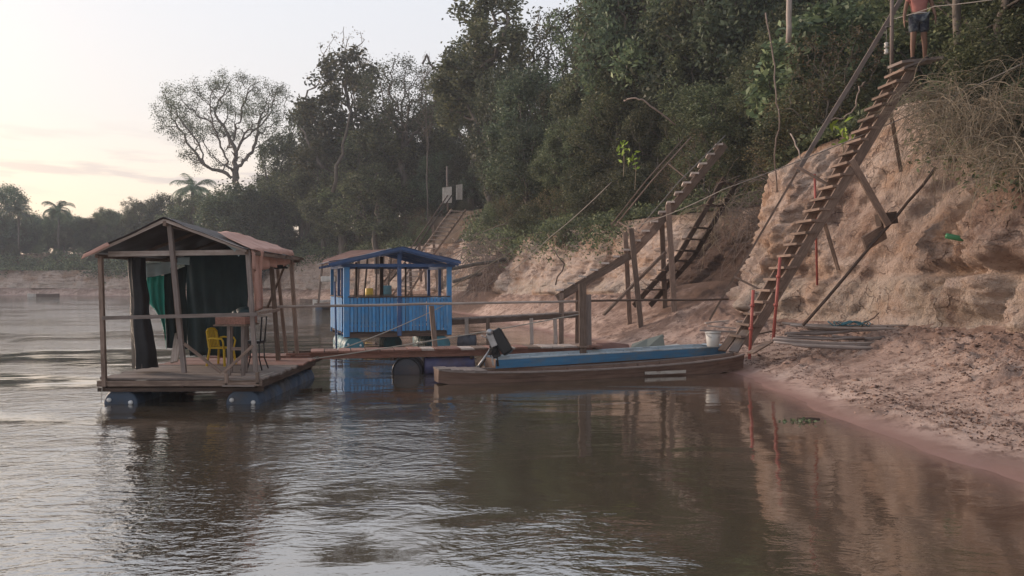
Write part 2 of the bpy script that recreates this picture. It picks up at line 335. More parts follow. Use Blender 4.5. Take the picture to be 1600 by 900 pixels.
for j in range(NCOL):
    c = COLS[j]; S = Vector((c[0], c[1], 0)); B = Vector((c[2], c[3], c[4])); T = Vector((c[5], c[6], c[7]))
    j0, j1 = max(j - 1, 0), min(j + 1, NCOL - 1)
    tn = Vector((COLS[j1, 2] - COLS[j0, 2], COLS[j1, 3] - COLS[j0, 3], 0)).normalized(); nrm = Vector((-tn.y, tn.x, 0))
    if nrm.dot(S - Vector((B.x, B.y, 0))) < 0: nrm = -nrm
    a = arc[j]; near = 1 - sm(19, 24, c[3]); Dn = c[3]; far = sm(24, 70, Dn); lad = math.exp(-((c[3] - 18.9) / 1.3) ** 2)
    amp = 1 + far * .9; sk = .55
    def disp(v, z):
        aa = a + sk * z * (1 - far * .4)     # gullies run down the face on the slant
        w = fbm(aa * .25, z * .18, 1.7, 2) * .75 * amp
        g = ridged(aa * .42 / amp, z * .12 + 3, 5.1); g2 = ridged(aa * 1.1 / amp, z * .25, 9.3)
        d = w + (g ** 3) * .38 * amp - .15 - (g2 ** 4) * .24 * (1 - near * .3)
        d += noise.turbulence((aa * 1.2, z * 1.2, 2.2), 4, False) * .20
        d += (noise.turbulence((aa * 2.6, z * 2.2, 7.2), 4, True) - .5) * .17 * amp + ridged(aa * 2.3, z * .35, 4.4) ** 3 * .15
        d += fbm(a * .9, z * 2.6, 11.0, 3) * .09
        vd = noise.voronoi((aa * 1.15 / amp + .3 * noise.noise((a, z, 0)), z * .8 / amp + .3 * noise.noise((a, z, 9)), 3.3))[0]; d -= .13 * amp * math.exp(-(vd[1] - vd[0]) / .07)
        vd = noise.voronoi((a * 3.6, z * 3.0, 8.3))[0]; d += .025 * (vd[1] - vd[0])
        d += noise.noise((a * 9, z * 9, 1)) * .035 + noise.noise((a * 4.5, z * 5, 3)) * .035
        if near > 0:     # undercut seam and paler lower bench
            zl = 2.12 + .22 * noise.noise((a * .35, 0, 0)); q = z - zl
            d += near * (.30 * (1 - sm(-.02, .06, q)) * sm(-1.1, -.2, q) + .42 * sm(.12, .45, q) * (1 - sm(.8, 2.2, q)) - .34 * math.exp(-(q - .08) ** 2 / .012) * (.6 + .8 * noise.noise((a * .8, 0, 6)))) * (1 - .7 * lad)
        return d * (1 - .55 * lad)
    for i in range(NRC + 1):
        v = i / NRC; p = B.lerp(T, v); p = p + nrm * (.28 * math.sin(math.pi * v) * (v - .5) * 1.5)
        d = disp(v, p.z) * sm(0, .06, v) * (1 - .5 * sm(.9, 1, v))
        cliff[i, j] = p + nrm * d
    W = (Vector((B.x, B.y, 0)) - S).length
    for i in range(NRB + 1):
        v = i / NRB; q = -3.2 + v * (W + 3.2)      # metres from the waterline, negative under water
        if q < 0: x = S + nrm * (-q); z = q * .28; x = Vector((x.x, x.y, z))
        else:
            t = q / W; x = S.lerp(Vector((B.x, B.y, 0)), t); z = B.z * (t ** 1.25 * .8 + t * .2)
        wv = sm(.0, 1.3, q); e = 1 - sm(W - .5, W, q) * .8
        x.z = z + noise.noise((x.x * .7, x.y * .7, 3)) * (.025 + .045 * sm(.2, 1.2, abs(q))) * e + .012 * noise.noise((x.x * 2.4, x.y * 2.4, 6))
        big = sm(-.15, .35, noise.noise((x.x * .55, x.y * .45, 8.5)) + .4 * sm(W * .45, W * .9, q) - .1)
        cl = noise.turbulence((x.x * 3.2, x.y * 2.6, 1.5), 4, True)
        x.z += wv * (.025 + .15 * big) * cl * e
        x.z += (noise.noise((x.x * 9, x.y * 7, 1)) * .03 + noise.noise((x.x * 5, x.y * 3.4, 5)) * .045 * big + abs(noise.noise((x.x * 14, x.y * 10, 7))) * .03 * big) * sm(.35, 1.0, q)
        x.z += sm(W - 1.6, W - .1, q) * abs(fbm(x.x * 1.3, x.y * 1.3, 4, 4)) * .22 * e
        beach[i, j] = x
    beach[NRB, j] = cliff[0, j] + np.array([-nrm.x * .25, -nrm.y * .25, .15])
    Pz = T.z + c[8]
    for i in range(22):
        r = i / 21; q = 5 * r if i < 12 else 5 * 11 / 21 + (i - 11) ** 2.4 * .9
        x = T - nrm * q; z = T.z + (Pz - T.z) * sm(0, 4.2, q) + fbm(x.x * .4, x.y * .4, 2, 3) * .3 * sm(0, 1, q)
        slope[i, j] = (x.x, x.y, z)
    slope[0, j] = cliff[NRC, j]
def gridmesh(name, G, mat):
    nr, nc, _ = G.shape; i = np.arange(nr * nc).reshape(nr, nc)
    Q = np.stack([i[:-1, :-1], i[:-1, 1:], i[1:, 1:], i[1:, :-1]], -1).reshape(-1, 4)
    me = fast_mesh(name, G.reshape(-1, 3), Q, mat, smooth=True)
    return me
def earthmat(name, kind):
    m, nt, N, L, B = nodes(name)
    geo = N.new('ShaderNodeNewGeometry'); pos = geo.outputs['Position']; sep = N.new('ShaderNodeSeparateXYZ'); L.new(pos, sep.inputs[0])
    def nz(scale, det=6, st=(1, 1, 1), rough=.6, off=(0, 0, 0)):
        mp = N.new('ShaderNodeMapping'); mp.inputs['Scale'].default_value = st; mp.inputs['Location'].default_value = off; L.new(pos, mp.inputs[0])
        n = N.new('ShaderNodeTexNoise'); n.inputs['Scale'].default_value = scale; n.inputs['Detail'].default_value = det; n.inputs['Roughness'].default_value = rough; L.new(mp.outputs[0], n.inputs[0]); return n.outputs[0]
    def mr(x, a, b, c=0, d=1):
        r = N.new('ShaderNodeMapRange'); r.inputs[1].default_value = a; r.inputs[2].default_value = b; r.inputs[3].default_value = c; r.inputs[4].default_value = d; L.new(x, r.inputs[0]); return r.outputs[0]
    def mix(f, a, b):
        x = N.new('ShaderNodeMix'); x.data_type = 'RGBA'
        L.new(f, x.inputs[0])
        for s, v in ((6, a), (7, b)):
            if isinstance(v, tuple): x.inputs[s].default_value = rgba(v)
            else: L.new(v, x.inputs[s])
        return x.outputs[2]
    def math_(op, a, b):
        x = N.new('ShaderNodeMath'); x.operation = op
        for s, v in ((0, a), (1, b)):
            if isinstance(v, (int, float)): x.inputs[s].default_value = v
            else: L.new(v, x.inputs[s])
        return x.outputs[0]
    if kind == 'cliff':
        c = mix(mr(nz(1.1, 8), .35, .65), (.47, .35, .29), (.63, .505, .43))
        c = mix(mr(nz(.5, 5, (1, 1, 1.6), off=(5, 3, 0)), .5, .66), c, (.47, .31, .22))          # ochre seams
        c = mix(mr(nz(.45, 6, (1, 1, .45), .65, (9, 0, 2)), .54, .68, 0, .8), c, (.19, .115, .088))  # damp red-brown soil
        lo = math_('MULTIPLY', mr(sep.outputs[2], 2.25, 2.0), mr(nz(.7, 4), .4, .55))
        c = mix(math_('MULTIPLY', lo, .7), c, (.48, .395, .325))                                  # paler clay bench at the foot
        c = mix(mr(nz(9, 6, (1, 1, 1), .75), .54, .68, 0, .7), c, (.17, .11, .088))
        mp_ = nz(1.9, 9, (1, 1, .5), .74, (1, 8, 3)); c = mix(mr(mp_, .54, .68, 0, .65), c, (.24, .155, .125)); c = mix(mr(nz(2.6, 8, (1, 1, 1), .7, (7, 7, 7)), .56, .68, 0, .6), c, (.58, .46, .40))
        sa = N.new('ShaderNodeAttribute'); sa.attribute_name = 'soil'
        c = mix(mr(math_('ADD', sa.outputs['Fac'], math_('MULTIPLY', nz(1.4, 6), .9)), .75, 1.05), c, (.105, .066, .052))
        hgt = math_('ADD', math_('MULTIPLY', nz(5, 8, (1, 1, .8), .72), .6), math_('MULTIPLY', nz(22, 4), .25)); bd, bs = .34, 1.0
        crk = N.new('ShaderNodeTexVoronoi'); crk.feature = 'DISTANCE_TO_EDGE'; crk.inputs['Scale'].default_value = 1.7
        w = N.new('ShaderNodeVectorMath'); w.operation = 'ADD'; L.new(pos, w.inputs[0])
        nn = N.new('ShaderNodeTexNoise'); nn.inputs['Scale'].default_value = 1.5; nn.inputs['Detail'].default_value = 5; L.new(pos, nn.inputs[0]); L.new(nn.outputs[1], w.inputs[1]); L.new(w.outputs[0], crk.inputs[0])
        cr = mr(crk.outputs[0], 0, .035); cr = math_('MAXIMUM', cr, mr(nz(.9, 3, off=(3, 3, 3)), .42, .5)); hgt = math_('ADD', hgt, math_('MULTIPLY', cr, .22)); c = mix(mr(cr, 0, 1, .6, 0), c, (.13, .08, .065))
        rough = .93
    elif kind == 'beach':
        c = mix(mr(nz(.8, 7), .35, .65), (.40, .275, .225), (.52, .385, .32))
        c = mix(mr(nz(3.2, 8, (1.3, 1, 1), .72), .50, .60, 0, .85), c, (.15, .09, .068))
        c = mix(mr(nz(.55, 7, (1.2, 1, 1), .68, (4, 1, 0)), .50, .62, 0, .75), c, (.17, .105, .08))        # scattered mud clods
        h = math_('MULTIPLY', mr(sep.outputs[2], .45, 1.0), mr(nz(1.2, 6, off=(2, 7, 0)), .38, .55, 0, .75)); c = mix(h, c, (.19, .115, .085))
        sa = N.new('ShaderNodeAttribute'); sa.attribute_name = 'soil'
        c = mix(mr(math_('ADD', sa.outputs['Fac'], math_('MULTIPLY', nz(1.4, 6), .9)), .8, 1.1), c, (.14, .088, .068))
        wet = mr(math_('ADD', sep.outputs[2], math_('MULTIPLY', nz(1.5, 3), .05)), .035, .13, 1, 0)
        c = mix(wet, c, (.27, .160, .135))
        hgt = math_('ADD', math_('MULTIPLY', nz(6, 8, (1, 1, 1), .75), .5), math_('MULTIPLY', nz(30, 3), .15)); bd, bs = .22, .9
        bs = mr(sep.outputs[2], .05, .2, .05, .9); rough = mr(sep.outputs[2], .03, .12, .35, .93)
    else:
        c = mix(mr(nz(.8, 6), .35, .65), (.07, .05, .035), (.15, .10, .07)); hgt = nz(3, 6); bd, bs, rough = .2, .8, .95
    L.new(c, B.inputs['Base Color']); B.inputs['Specular IOR Level'].default_value = .25
    if isinstance(rough, float): B.inputs['Roughness'].default_value = rough
    else: L.new(rough, B.inputs['Roughness'])
    bp = N.new('ShaderNodeBump'); bp.inputs['Distance'].default_value = bd; L.new(hgt, bp.inputs['Height'])
    if isinstance(bs, float): bp.inputs['Strength'].default_value = bs
    else: L.new(bs, bp.inputs['Strength'])
    L.new(bp.outputs[0], B.inputs['Normal']); return m
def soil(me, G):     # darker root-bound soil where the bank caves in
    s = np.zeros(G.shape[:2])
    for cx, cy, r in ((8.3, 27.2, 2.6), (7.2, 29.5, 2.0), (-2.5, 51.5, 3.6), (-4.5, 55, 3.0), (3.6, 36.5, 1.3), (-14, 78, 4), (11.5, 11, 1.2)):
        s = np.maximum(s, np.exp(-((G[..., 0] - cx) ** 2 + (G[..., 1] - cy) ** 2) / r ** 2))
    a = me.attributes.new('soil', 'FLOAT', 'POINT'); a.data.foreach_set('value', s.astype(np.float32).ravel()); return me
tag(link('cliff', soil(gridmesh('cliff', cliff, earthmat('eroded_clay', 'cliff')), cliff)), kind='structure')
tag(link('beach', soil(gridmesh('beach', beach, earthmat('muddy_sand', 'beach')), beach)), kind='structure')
tag(link('forest_floor', gridmesh('forest_floor', slope, earthmat('forest_soil', 'floor'))), kind='structure')
def bvh_of(G):
    nr, nc, _ = G.shape; i = np.arange(nr * nc).reshape(nr, nc)
    Q = np.stack([i[:-1, :-1], i[:-1, 1:], i[1:, 1:], i[1:, :-1]], -1).reshape(-1, 4)
    return BVHTree.FromPolygons([Vector(v) for v in G.reshape(-1, 3)], Q.tolist())
BV = [bvh_of(cliff), bvh_of(beach), bvh_of(slope)]
def gz(x, y, zmax=60):      # height of the ground below a point
    best = None
    for b in BV:
        h = b.ray_cast(Vector((x, y, zmax)), Vector((0, 0, -1)))[0]
        if h is not None and (best is None or h.z > best): best = h.z
    return -.9 if best is None else best
def face_hit(px, py):       # where the line of sight meets the bank: used to rest things on it
    d = P(px, py, 1) - Vector((0, 0, CH)); best = None
    for b in BV:
        h = b.ray_cast(Vector((0, 0, CH)), d.normalized())[0]
        if h is not None and (best is None or h.y < best.y): best = h
    return best
def shore_dist(X, Y):
    pts = COLS[::3, :2]; a = pts[:-1]; b = pts[1:]; best = np.full(X.shape, 1e9)
    for (p, q) in zip(a, b):
        d = q - p; t = np.clip(((X - p[0]) * d[0] + (Y - p[1]) * d[1]) / (d @ d), 0, 1)
        best = np.minimum(best, np.hypot(X - p[0] - t * d[0], Y - p[1] - t * d[1]))
    return best
def build_water():
    xs = np.concatenate([[-330, -290], np.arange(-250, -60, 8), np.arange(-60, -10, 2.5), np.arange(-10, 1.5, .6), np.arange(1.5, 7.2, .16), [8, 10]])
    ys = np.concatenate([[-60, -30, -15, -6, 0], np.arange(3, 30, .3), np.arange(30, 60, 1), np.arange(60, 150, 3), [170]])
    X, Y = np.meshgrid(xs, ys); G = np.stack([X, Y, np.zeros_like(X)], -1)
    m, nt, N, L, B = nodes('river_water')
    geo = N.new('ShaderNodeNewGeometry'); pos = geo.outputs['Position']
    def nz(scale, det, st, rz=0, rough=.5, dist=0):
        mp = N.new('ShaderNodeMapping'); mp.inputs['Scale'].default_value = st; mp.inputs['Rotation'].default_value = (0, 0, rz); L.new(pos, mp.inputs[0])
        n = N.new('ShaderNodeTexNoise'); n.inputs['Scale'].default_value = scale; n.inputs['Detail'].default_value = det; n.inputs['Roughness'].default_value = rough; n.inputs['Distortion'].default_value = dist; L.new(mp.outputs[0], n.inputs[0]); return n.outputs[0]
    def M_(op, a, b):
        x = N.new('ShaderNodeMath'); x.operation = op
        for s, v in ((0, a), (1, b)):
            if isinstance(v, (int, float)): x.inputs[s].default_value = v
            else: L.new(v, x.inputs[s])
        return x.outputs[0]
    def mr(x, a, b, c=0, d=1):
        r = N.new('ShaderNodeMapRange'); r.interpolation_type = 'SMOOTHSTEP'; r.inputs[1].default_value = a; r.inputs[2].default_value = b; r.inputs[3].default_value = c; r.inputs[4].default_value = d; L.new(x, r.inputs[0]); return r.outputs[0]
    swell = nz(.55, 2, (.6, 1.3, 1), R(12), .5, .4)
    rip = nz(1.9, 3, (.75, 1.4, 1), R(-14), .55, 1.3)
    fine = nz(9, 3, (.8, 1.6, 1), R(15), .55, .3)
    patch = mr(nz(.16, 3, (1, 1.3, 1), R(30), .5, .8), .44, .60)
    def blob(cx, cy, r0, r1):      # boils and wakes ruffle the surface here
        v = N.new('ShaderNodeVectorMath'); v.operation = 'DISTANCE'; L.new(pos, v.inputs[0]); v.inputs[1].default_value = (cx, cy, 0)
        return mr(M_('ADD', v.outputs['Value'], M_('MULTIPLY', nz(.7, 3, (1, 1, 1)), 1.6)), r0 + .8, r1 + .8, 1, 0)
    for b in (blob(.45, 5.9, .5, 1.5), blob(-1.9, 9.6, 1.2, 2.6), blob(-.2, 11.6, .3, 1.2), blob(-5, 4.5, 1.5, 3.5)): patch = M_('MAXIMUM', patch, b)
    sp = N.new('ShaderNodeSeparateXYZ'); L.new(pos, sp.inputs[0])
    calm = mr(sp.outputs[0], -.6, 3.2, 1, .5)       # lee of the bank
    patch2 = M_('MULTIPLY', patch, M_('MAXIMUM', mr(sp.outputs[0], 1.0, -1.5), blob(.45, 5.9, .5, 1.5)))
    farr = M_('MULTIPLY', mr(sp.outputs[1], 24, 40), mr(sp.outputs[0], -4, -12))
    calm = M_('MAXIMUM', calm, blob(.45, 5.9, .5, 1.5))
    p2 = M_('ADD', M_('MULTIPLY', M_('ADD', M_('MULTIPLY', patch2, 1.2), M_('ADD', M_('MULTIPLY', nz(.5, 2, (1, 1, 1)), .5), mr(sp.outputs[0], 0, 3, -.12, .0))), calm), farr)
    h = M_('ADD', M_('MULTIPLY', swell, M_('MULTIPLY', calm, .044)), M_('ADD', M_('MULTIPLY', rip, M_('MULTIPLY', p2, .020)), M_('MULTIPLY', fine, M_('MULTIPLY', p2, .0085))))
    bp = N.new('ShaderNodeBump'); bp.inputs['Strength'].default_value = 1; bp.inputs['Distance'].default_value = 1; L.new(h, bp.inputs['Height'])
    L.new(bp.outputs[0], B.inputs['Normal'])
    at = N.new('ShaderNodeAttribute'); at.attribute_name = 'shallow'
    mx = N.new('ShaderNodeMix'); mx.data_type = 'RGBA'; L.new(at.outputs['Fac'], mx.inputs[0]); mx.inputs[6].default_value = (.080, .060, .040, 1); mx.inputs[7].default_value = (.26, .15, .115, 1)
    L.new(mx.outputs[2], B.inputs['Base Color']); B.inputs['Roughness'].default_value = .03; B.inputs['IOR'].default_value = 1.5; B.inputs['Specular IOR Level'].default_value = .5
    gl = N.new('ShaderNodeBsdfGlossy'); gl.inputs['Roughness'].default_value = .03; L.new(bp.outputs[0], gl.inputs['Normal'])
    gm = N.new('ShaderNodeMixShader'); gm.inputs[0].default_value = .42; L.new(B.outputs[0], gm.inputs[1]); L.new(gl.outputs[0], gm.inputs[2])
    tr = N.new('ShaderNodeBsdfTransparent'); ms = N.new('ShaderNodeMixShader'); fm = M_('MULTIPLY', M_('POWER', at.outputs['Fac'], 2.2), .85)
    L.new(fm, ms.inputs[0]); L.new(gm.outputs[0], ms.inputs[1]); L.new(tr.outputs[0], ms.inputs[2]); L.new(ms.outputs[0], N['Material Output'].inputs[0])
    me = gridmesh('water', G, m); a = me.attributes.new('shallow', 'FLOAT', 'POINT'); a.data.foreach_set('value', np.exp(-shore_dist(X, Y) / .8).astype(np.float32).ravel())
    tag(link('water', me), kind='structure')
build_water()

def build_haze():
    m = bpy.data.materials.new('evening_haze'); m.use_nodes = True; nt = m.node_tree; N = nt.nodes; N.clear()
    o = N.new('ShaderNodeOutputMaterial'); v = N.new('ShaderNodeVolumePrincipled'); v.inputs['Color'].default_value = (.86, .90, .97, 1); v.inputs['Density'].default_value = .0009; v.inputs['Anisotropy'].default_value = 0
    nt.links.new(v.outputs[0], o.inputs['Volume'])
    x0, x1, y0, y1, z0, z1 = -345, 110, -75, 260, -2.3, 60
    V = [(x, y, z) for z in (z0, z1) for x, y in ((x0, y0), (x1, y0), (x1, y1), (x0, y1))]
    me = fast_mesh('haze', V, [(3, 2, 1, 0), (4, 5, 6, 7), (0, 1, 5, 4), (1, 2, 6, 5), (2, 3, 7, 6), (3, 0, 4, 7)], m)
    tag(link('haze', me), 'thin grey evening haze hanging over the river and the forest', 'haze', kind='stuff')
build_haze()
# ---------------------------------------------------------------- vegetation
def grow(env, n_attr, seed, trunk, step=.35, infl=2.5, kill=.7, maxit=220, grav=0.0, wander=.25):
    """space colonisation: env(rng,n) gives attraction points; trunk = list of points; returns nodes, parents"""
    rng = np.random.default_rng(seed); A = env(rng, n_attr)
    nod = [np.array(p, float) for p in trunk]; par = [-1] + list(range(len(trunk) - 1))
    P_ = np.array(nod); near = np.zeros(len(A), int); dist = np.full(len(A), 1e9); done = 0
    for it in range(maxit):
        new = P_[done:]; 
        if len(new):
            dd = np.linalg.norm(A[:, None] - new[None], axis=2); k = dd.argmin(1); m = dd[np.arange(len(A)), k]
            b = m < dist; dist[b] = m[b]; near[b] = k[b] + done
        done = len(P_)
        keep = dist > kill; A = A[keep]; dist = dist[keep]; near = near[keep]
        if not len(A): break
        act = dist < infl * (4 if it < 12 else 1)
        if not act.any(): act = dist <= dist.min() * 1.05
        add = []
        for k in np.unique(near[act]):
            v = (A[act & (near == k)] - P_[k]); v = (v / np.linalg.norm(v, axis=1)[:, None]).sum(0); v[2] += grav
            v = v / (np.linalg.norm(v) + 1e-9) + rng.normal(size=3) * wander; v /= np.linalg.norm(v)
            q = P_[k] + v * step
            add.append(q); par.append(int(k))
        if not add: break
        P_ = np.vstack([P_, np.array(add)])
        if len(P_) > 5200: break
    return P_, np.array(par)
def radii(Pn, par, tip=.02, ex=2.3, rmax=None):
    r = np.zeros(len(Pn)); kids = np.zeros(len(Pn), int)
    for i in range(len(Pn) - 1, 0, -1):
        if kids[i] == 0: r[i] = tip ** ex
        r[par[i]] += r[i]; kids[par[i]] += 1
    r = np.maximum(r, tip ** ex) ** (1 / ex)
    if rmax: r = np.where(r > tip, tip + (r - tip) * (rmax - tip) / (r[0] - tip), tip)
    return r, kids
def wood_mesh(name, Pn, par, r, mat, n=5, lim=0):
    V = []; Q = []; q = np.linspace(0, 2 * np.pi, n, endpoint=False); idx = np.full(len(Pn), -1)
    d = np.zeros_like(Pn); d[1:] = Pn[1:] - Pn[par[1:]]; d[0] = d[1]; d /= np.linalg.norm(d, axis=1)[:, None] + 1e-9
    ref = np.where(np.abs(d[:, 2:3]) < .9, [[0, 0, 1.0]], [[1.0, 0, 0]]); a = np.cross(d, ref); a /= np.linalg.norm(a, axis=1)[:, None]
    # keep frames consistent with the parent to avoid pinching
    for i in range(1, len(Pn)):
        v = a[par[i]] - d[i] * (a[par[i]] @ d[i]); L = np.linalg.norm(v)
        if L > .2: a[i] = v / L
    b = np.cross(d, a)
    V = Pn[:, None] + r[:, None, None] * (a[:, None] * np.cos(q)[None, :, None] + b[:, None] * np.sin(q)[None, :, None])
    i = np.arange(1, len(Pn)); i = i[r[i] >= lim]; j = np.arange(n); p = par[i]
    Q = np.stack([p[:, None] * n + j, p[:, None] * n + (j + 1) % n, i[:, None] * n + (j + 1) % n, i[:, None] * n + j], -1).reshape(-1, 4)
    return fast_mesh(name, V.reshape(-1, 3), Q, mat, smooth=True)
def ell(c, rad, shell=.35, zcut=-2):
    def f(rng, n):
        v = rng.normal(size=(n * 3, 3)); v /= np.linalg.norm(v, axis=1)[:, None]
        v *= (rng.uniform(shell ** 3, 1, (n * 3, 1)) ** (1 / 3)); v = v[v[:, 2] > zcut][:n]; return v * np.array(rad) + np.array(c)
    return f
def lobes(ls, shell=.3):
    def f(rng, n):
        w = np.array([l[1][0] * l[1][1] for l in ls]); w = w / w.sum(); out = [ell(c, r_, shell)(rng, max(int(n * k), 3)) for (c, r_), k in zip(ls, w)]
        return np.vstack(out)
    return f
def make_tree(name, env, nattr, seed, trunk, tip, rmax, leafn, leafsz, leafmat_, spread, tipmax=1.6, droop=.35, step=.35, infl=2.5, kill=.7, n=5, barkmat='bark', asp=.5, wander=.25, grav=.0, lim=0):
    Pn, par = grow(env, nattr, seed, trunk, step, infl, kill, grav=grav, wander=wander); r, kids = radii(Pn, par, tip, rmax=rmax)
    rng = np.random.default_rng(seed + 1); root = bpy.data.objects.new(name, None); COL.objects.link(root)
    link('trunk', wood_mesh('trunk_' + name, Pn, par, r, barkmat, n, lim), root)
    if leafn:
        cand = np.where(r < tip * tipmax)[0]; cand = cand[cand > len(trunk)]
        w = rng.random(len(cand)) ** 1.5 + .08; w /= w.sum(); ch = rng.choice(cand, leafn, p=w)
        C = Pn[ch] + rng.normal(size=(leafn, 3)) * spread
        V, Q, k = leaves(C, leafsz, rng, droop, asp)
        link('crown', fast_mesh('crown_' + name, V, Q, leafmat_, k), root)
    return root
PROTO = {}
def jt(h, lean=(0, 0), n=6, j=.08, seed=0):
    rg = random.Random(seed); return [(lean[0] * (i / n) ** 1.3 + rg.uniform(-j, j) * (i > 0), lean[1] * (i / n) ** 1.3 + rg.uniform(-j, j) * (i > 0), h * i / n) for i in range(n + 1)]
# all prototypes are about 10 m tall and are scaled to the height each tree has
PROTO['dense'] = make_tree('broadleaf_tree', lobes([((0, 0, 7.6), (2.4, 2.2, 2.2)), ((-1.8, .6, 5.8), (1.7, 1.6, 1.3)), ((1.7, -.5, 5.4), (1.9, 1.6, 1.4)), ((.3, 1.2, 4), (1.8, 1.5, 1.1)), ((-.6, -1.3, 4.2), (1.6, 1.3, 1.0))]), 900, 3, jt(4, (.3, .1), 8, .06, 1), .022, .22, 17000, .20, 'leaf', .24, wander=.3)
PROTO['tall'] = make_tree('tall_leafy_tree', lobes([((0, 0, 8.6), (1.3, 1.3, 1.2)), ((-1.1, .3, 7.2), (1.1, 1.0, .9)), ((1.2, -.3, 7.4), (1.1, 1.0, .9)), ((.1, .5, 5.9), (1.7, 1.4, .9)), ((-1.3, -.6, 5), (1.0, 1.0, .7)), ((1.3, .4, 4.8), (1.1, 1.0, .7))], .1), 620, 11, jt(4.4, (-.2, .2), 9, .06, 2), .022, .19, 11000, .20, 'leaf', .20, wander=.3, kill=.6)
PROTO['umbrella'] = make_tree('umbrella_tree', lobes([((-1.3, 0, 7.9), (3.5, 3.2, 1.5)), ((-.3, .4, 8.8), (2.4, 2.3, .9)), ((-3.3, .3, 7.2), (1.6, 1.6, .9)), ((1.0, -.4, 7.2), (1.5, 1.7, 1.2)), ((-1.9, .2, 5.6), (1.8, 1.6, .7))], .68), 1050, 21, jt(2.6, (-.25, 0), 6, .05, 3), .011, .19, 26000, .075, 'leaffar', .15, tipmax=1.35, step=.27, infl=2.0, kill=.42, wander=.34, n=5)
PROTO['lace'] = make_tree('fine_crowned_tree', lobes([((0, 0, 7.8), (2.6, 2.4, 1.9)), ((-1.4, 0, 6.3), (1.6, 1.6, 1.1)), ((1.5, .2, 6.2), (1.6, 1.6, 1.1))], .3), 1100, 31, jt(4.2, (.3, 0), 8, .08, 4), .012, .17, 13000, .10, 'leaffar', .16, step=.28, infl=2.0, kill=.42, wander=.32)
PROTO['bare'] = make_tree('bare_tree', lobes([((0, 0, 8), (1.9, 1.8, 1.9)), ((.5, .3, 6), (1.6, 1.5, 1.2))], .2), 700, 41, jt(4, (.2, .1), 8, .08, 5), .012, .13, 900, .10, 'leafdry', .14, step=.28, infl=2.2, kill=.45, wander=.38)
PROTO['sparse'] = make_tree('sparse_tree', lobes([((.2, 0, 8.3), (1.9, 1.8, 1.5)), ((-1, .3, 6.6), (1.6, 1.4, 1.1)), ((1.3, -.2, 6), (1.5, 1.4, 1.0))], .2), 560, 51, jt(3.6, (.1, .1), 8, .1, 6), .016, .14, 3600, .16, 'leaf', .16, step=.3, infl=2.2, kill=.55, wander=.38)
PROTO['bushy'] = make_tree('bushy_tree', lobes([((0, 0, 7), (2.6, 2.4, 2.6)), ((-1.6, .6, 4.4), (2, 1.8, 2)), ((1.8, -.5, 4), (2, 1.8, 2.2)), ((.2, -1.4, 2.6), (2.2, 1.6, 1.6))], .45), 900, 61, jt(2.6, (.1, .1), 6, .1, 7), .022, .18, 22000, .21, 'leaffar', .28)
# near prototypes: 6 m tall with small leaves
PROTO['near'] = make_tree('understory_tree', lobes([((0, 0, 4.6), (1.7, 1.6, 1.2)), ((-1.1, .2, 3.2), (1.2, 1.2, 1.1)), ((1.2, -.2, 3), (1.3, 1.2, 1.2)), ((0, -.6, 1.7), (1.6, 1.1, .8))], .35), 800, 71, jt(1.6, (.1, .1), 5, .08, 8), .009, .085, 19000, .115, 'leaf', .15, step=.22, infl=1.6, kill=.42)
PROTO['nearfine'] = make_tree('slender_tree', lobes([((0, 0, 4.9), (1.3, 1.2, 1.0)), ((-.9, .2, 3.7), (1.0, .9, .7)), ((1.0, -.2, 3.3), (1.0, .9, .7)), ((.1, -.4, 2.2), (1.2, .9, .6))], .2), 520, 81, jt(1.9, (.15, .1), 6, .08, 9), .009, .075, 8500, .13, 'leafgreen', .15, step=.22, infl=1.6, kill=.42, asp=.36, droop=.8)
PROTO['neartwig'] = make_tree('half_bare_shrub', lobes([((0, 0, 4), (1.9, 1.7, 1.6)), ((.3, -.6, 2), (1.9, 1.5, 1.2))], .1), 800, 91, jt(.8, (.1, .1), 4, .05, 10), .007, .05, 2600, .10, 'leafdry', .12, step=.2, infl=1.6, kill=.36, wander=.5)
PROTO['broad'] = make_tree('broad_leaved_tree', lobes([((0, 0, 4.7), (1.4, 1.3, 1.1)), ((-1.0, .2, 3.4), (1.1, 1.0, .8)), ((1.1, -.2, 3.0), (1.1, 1.0, .8)), ((.1, -.5, 1.9), (1.3, .9, .6))], .25), 420, 101, jt(1.8, (.15, .1), 6, .08, 12), .010, .08, 4200, .25, 'leaf', .16, step=.22, infl=1.6, kill=.45, asp=.5, droop=.6)
PROTO['shrub'] = make_tree('leafy_shrub', lobes([((0, 0, 1.7), (1.3, 1.2, 1.0)), ((-.8, 0, 1), (.9, .9, .7)), ((.9, 0, .9), (.9, .9, .7))], .3), 420, 95, jt(.4, (.05, .05), 3, .04, 11), .006, .035, 8500, .10, 'leaf', .12, step=.15, infl=1.2, kill=.3)
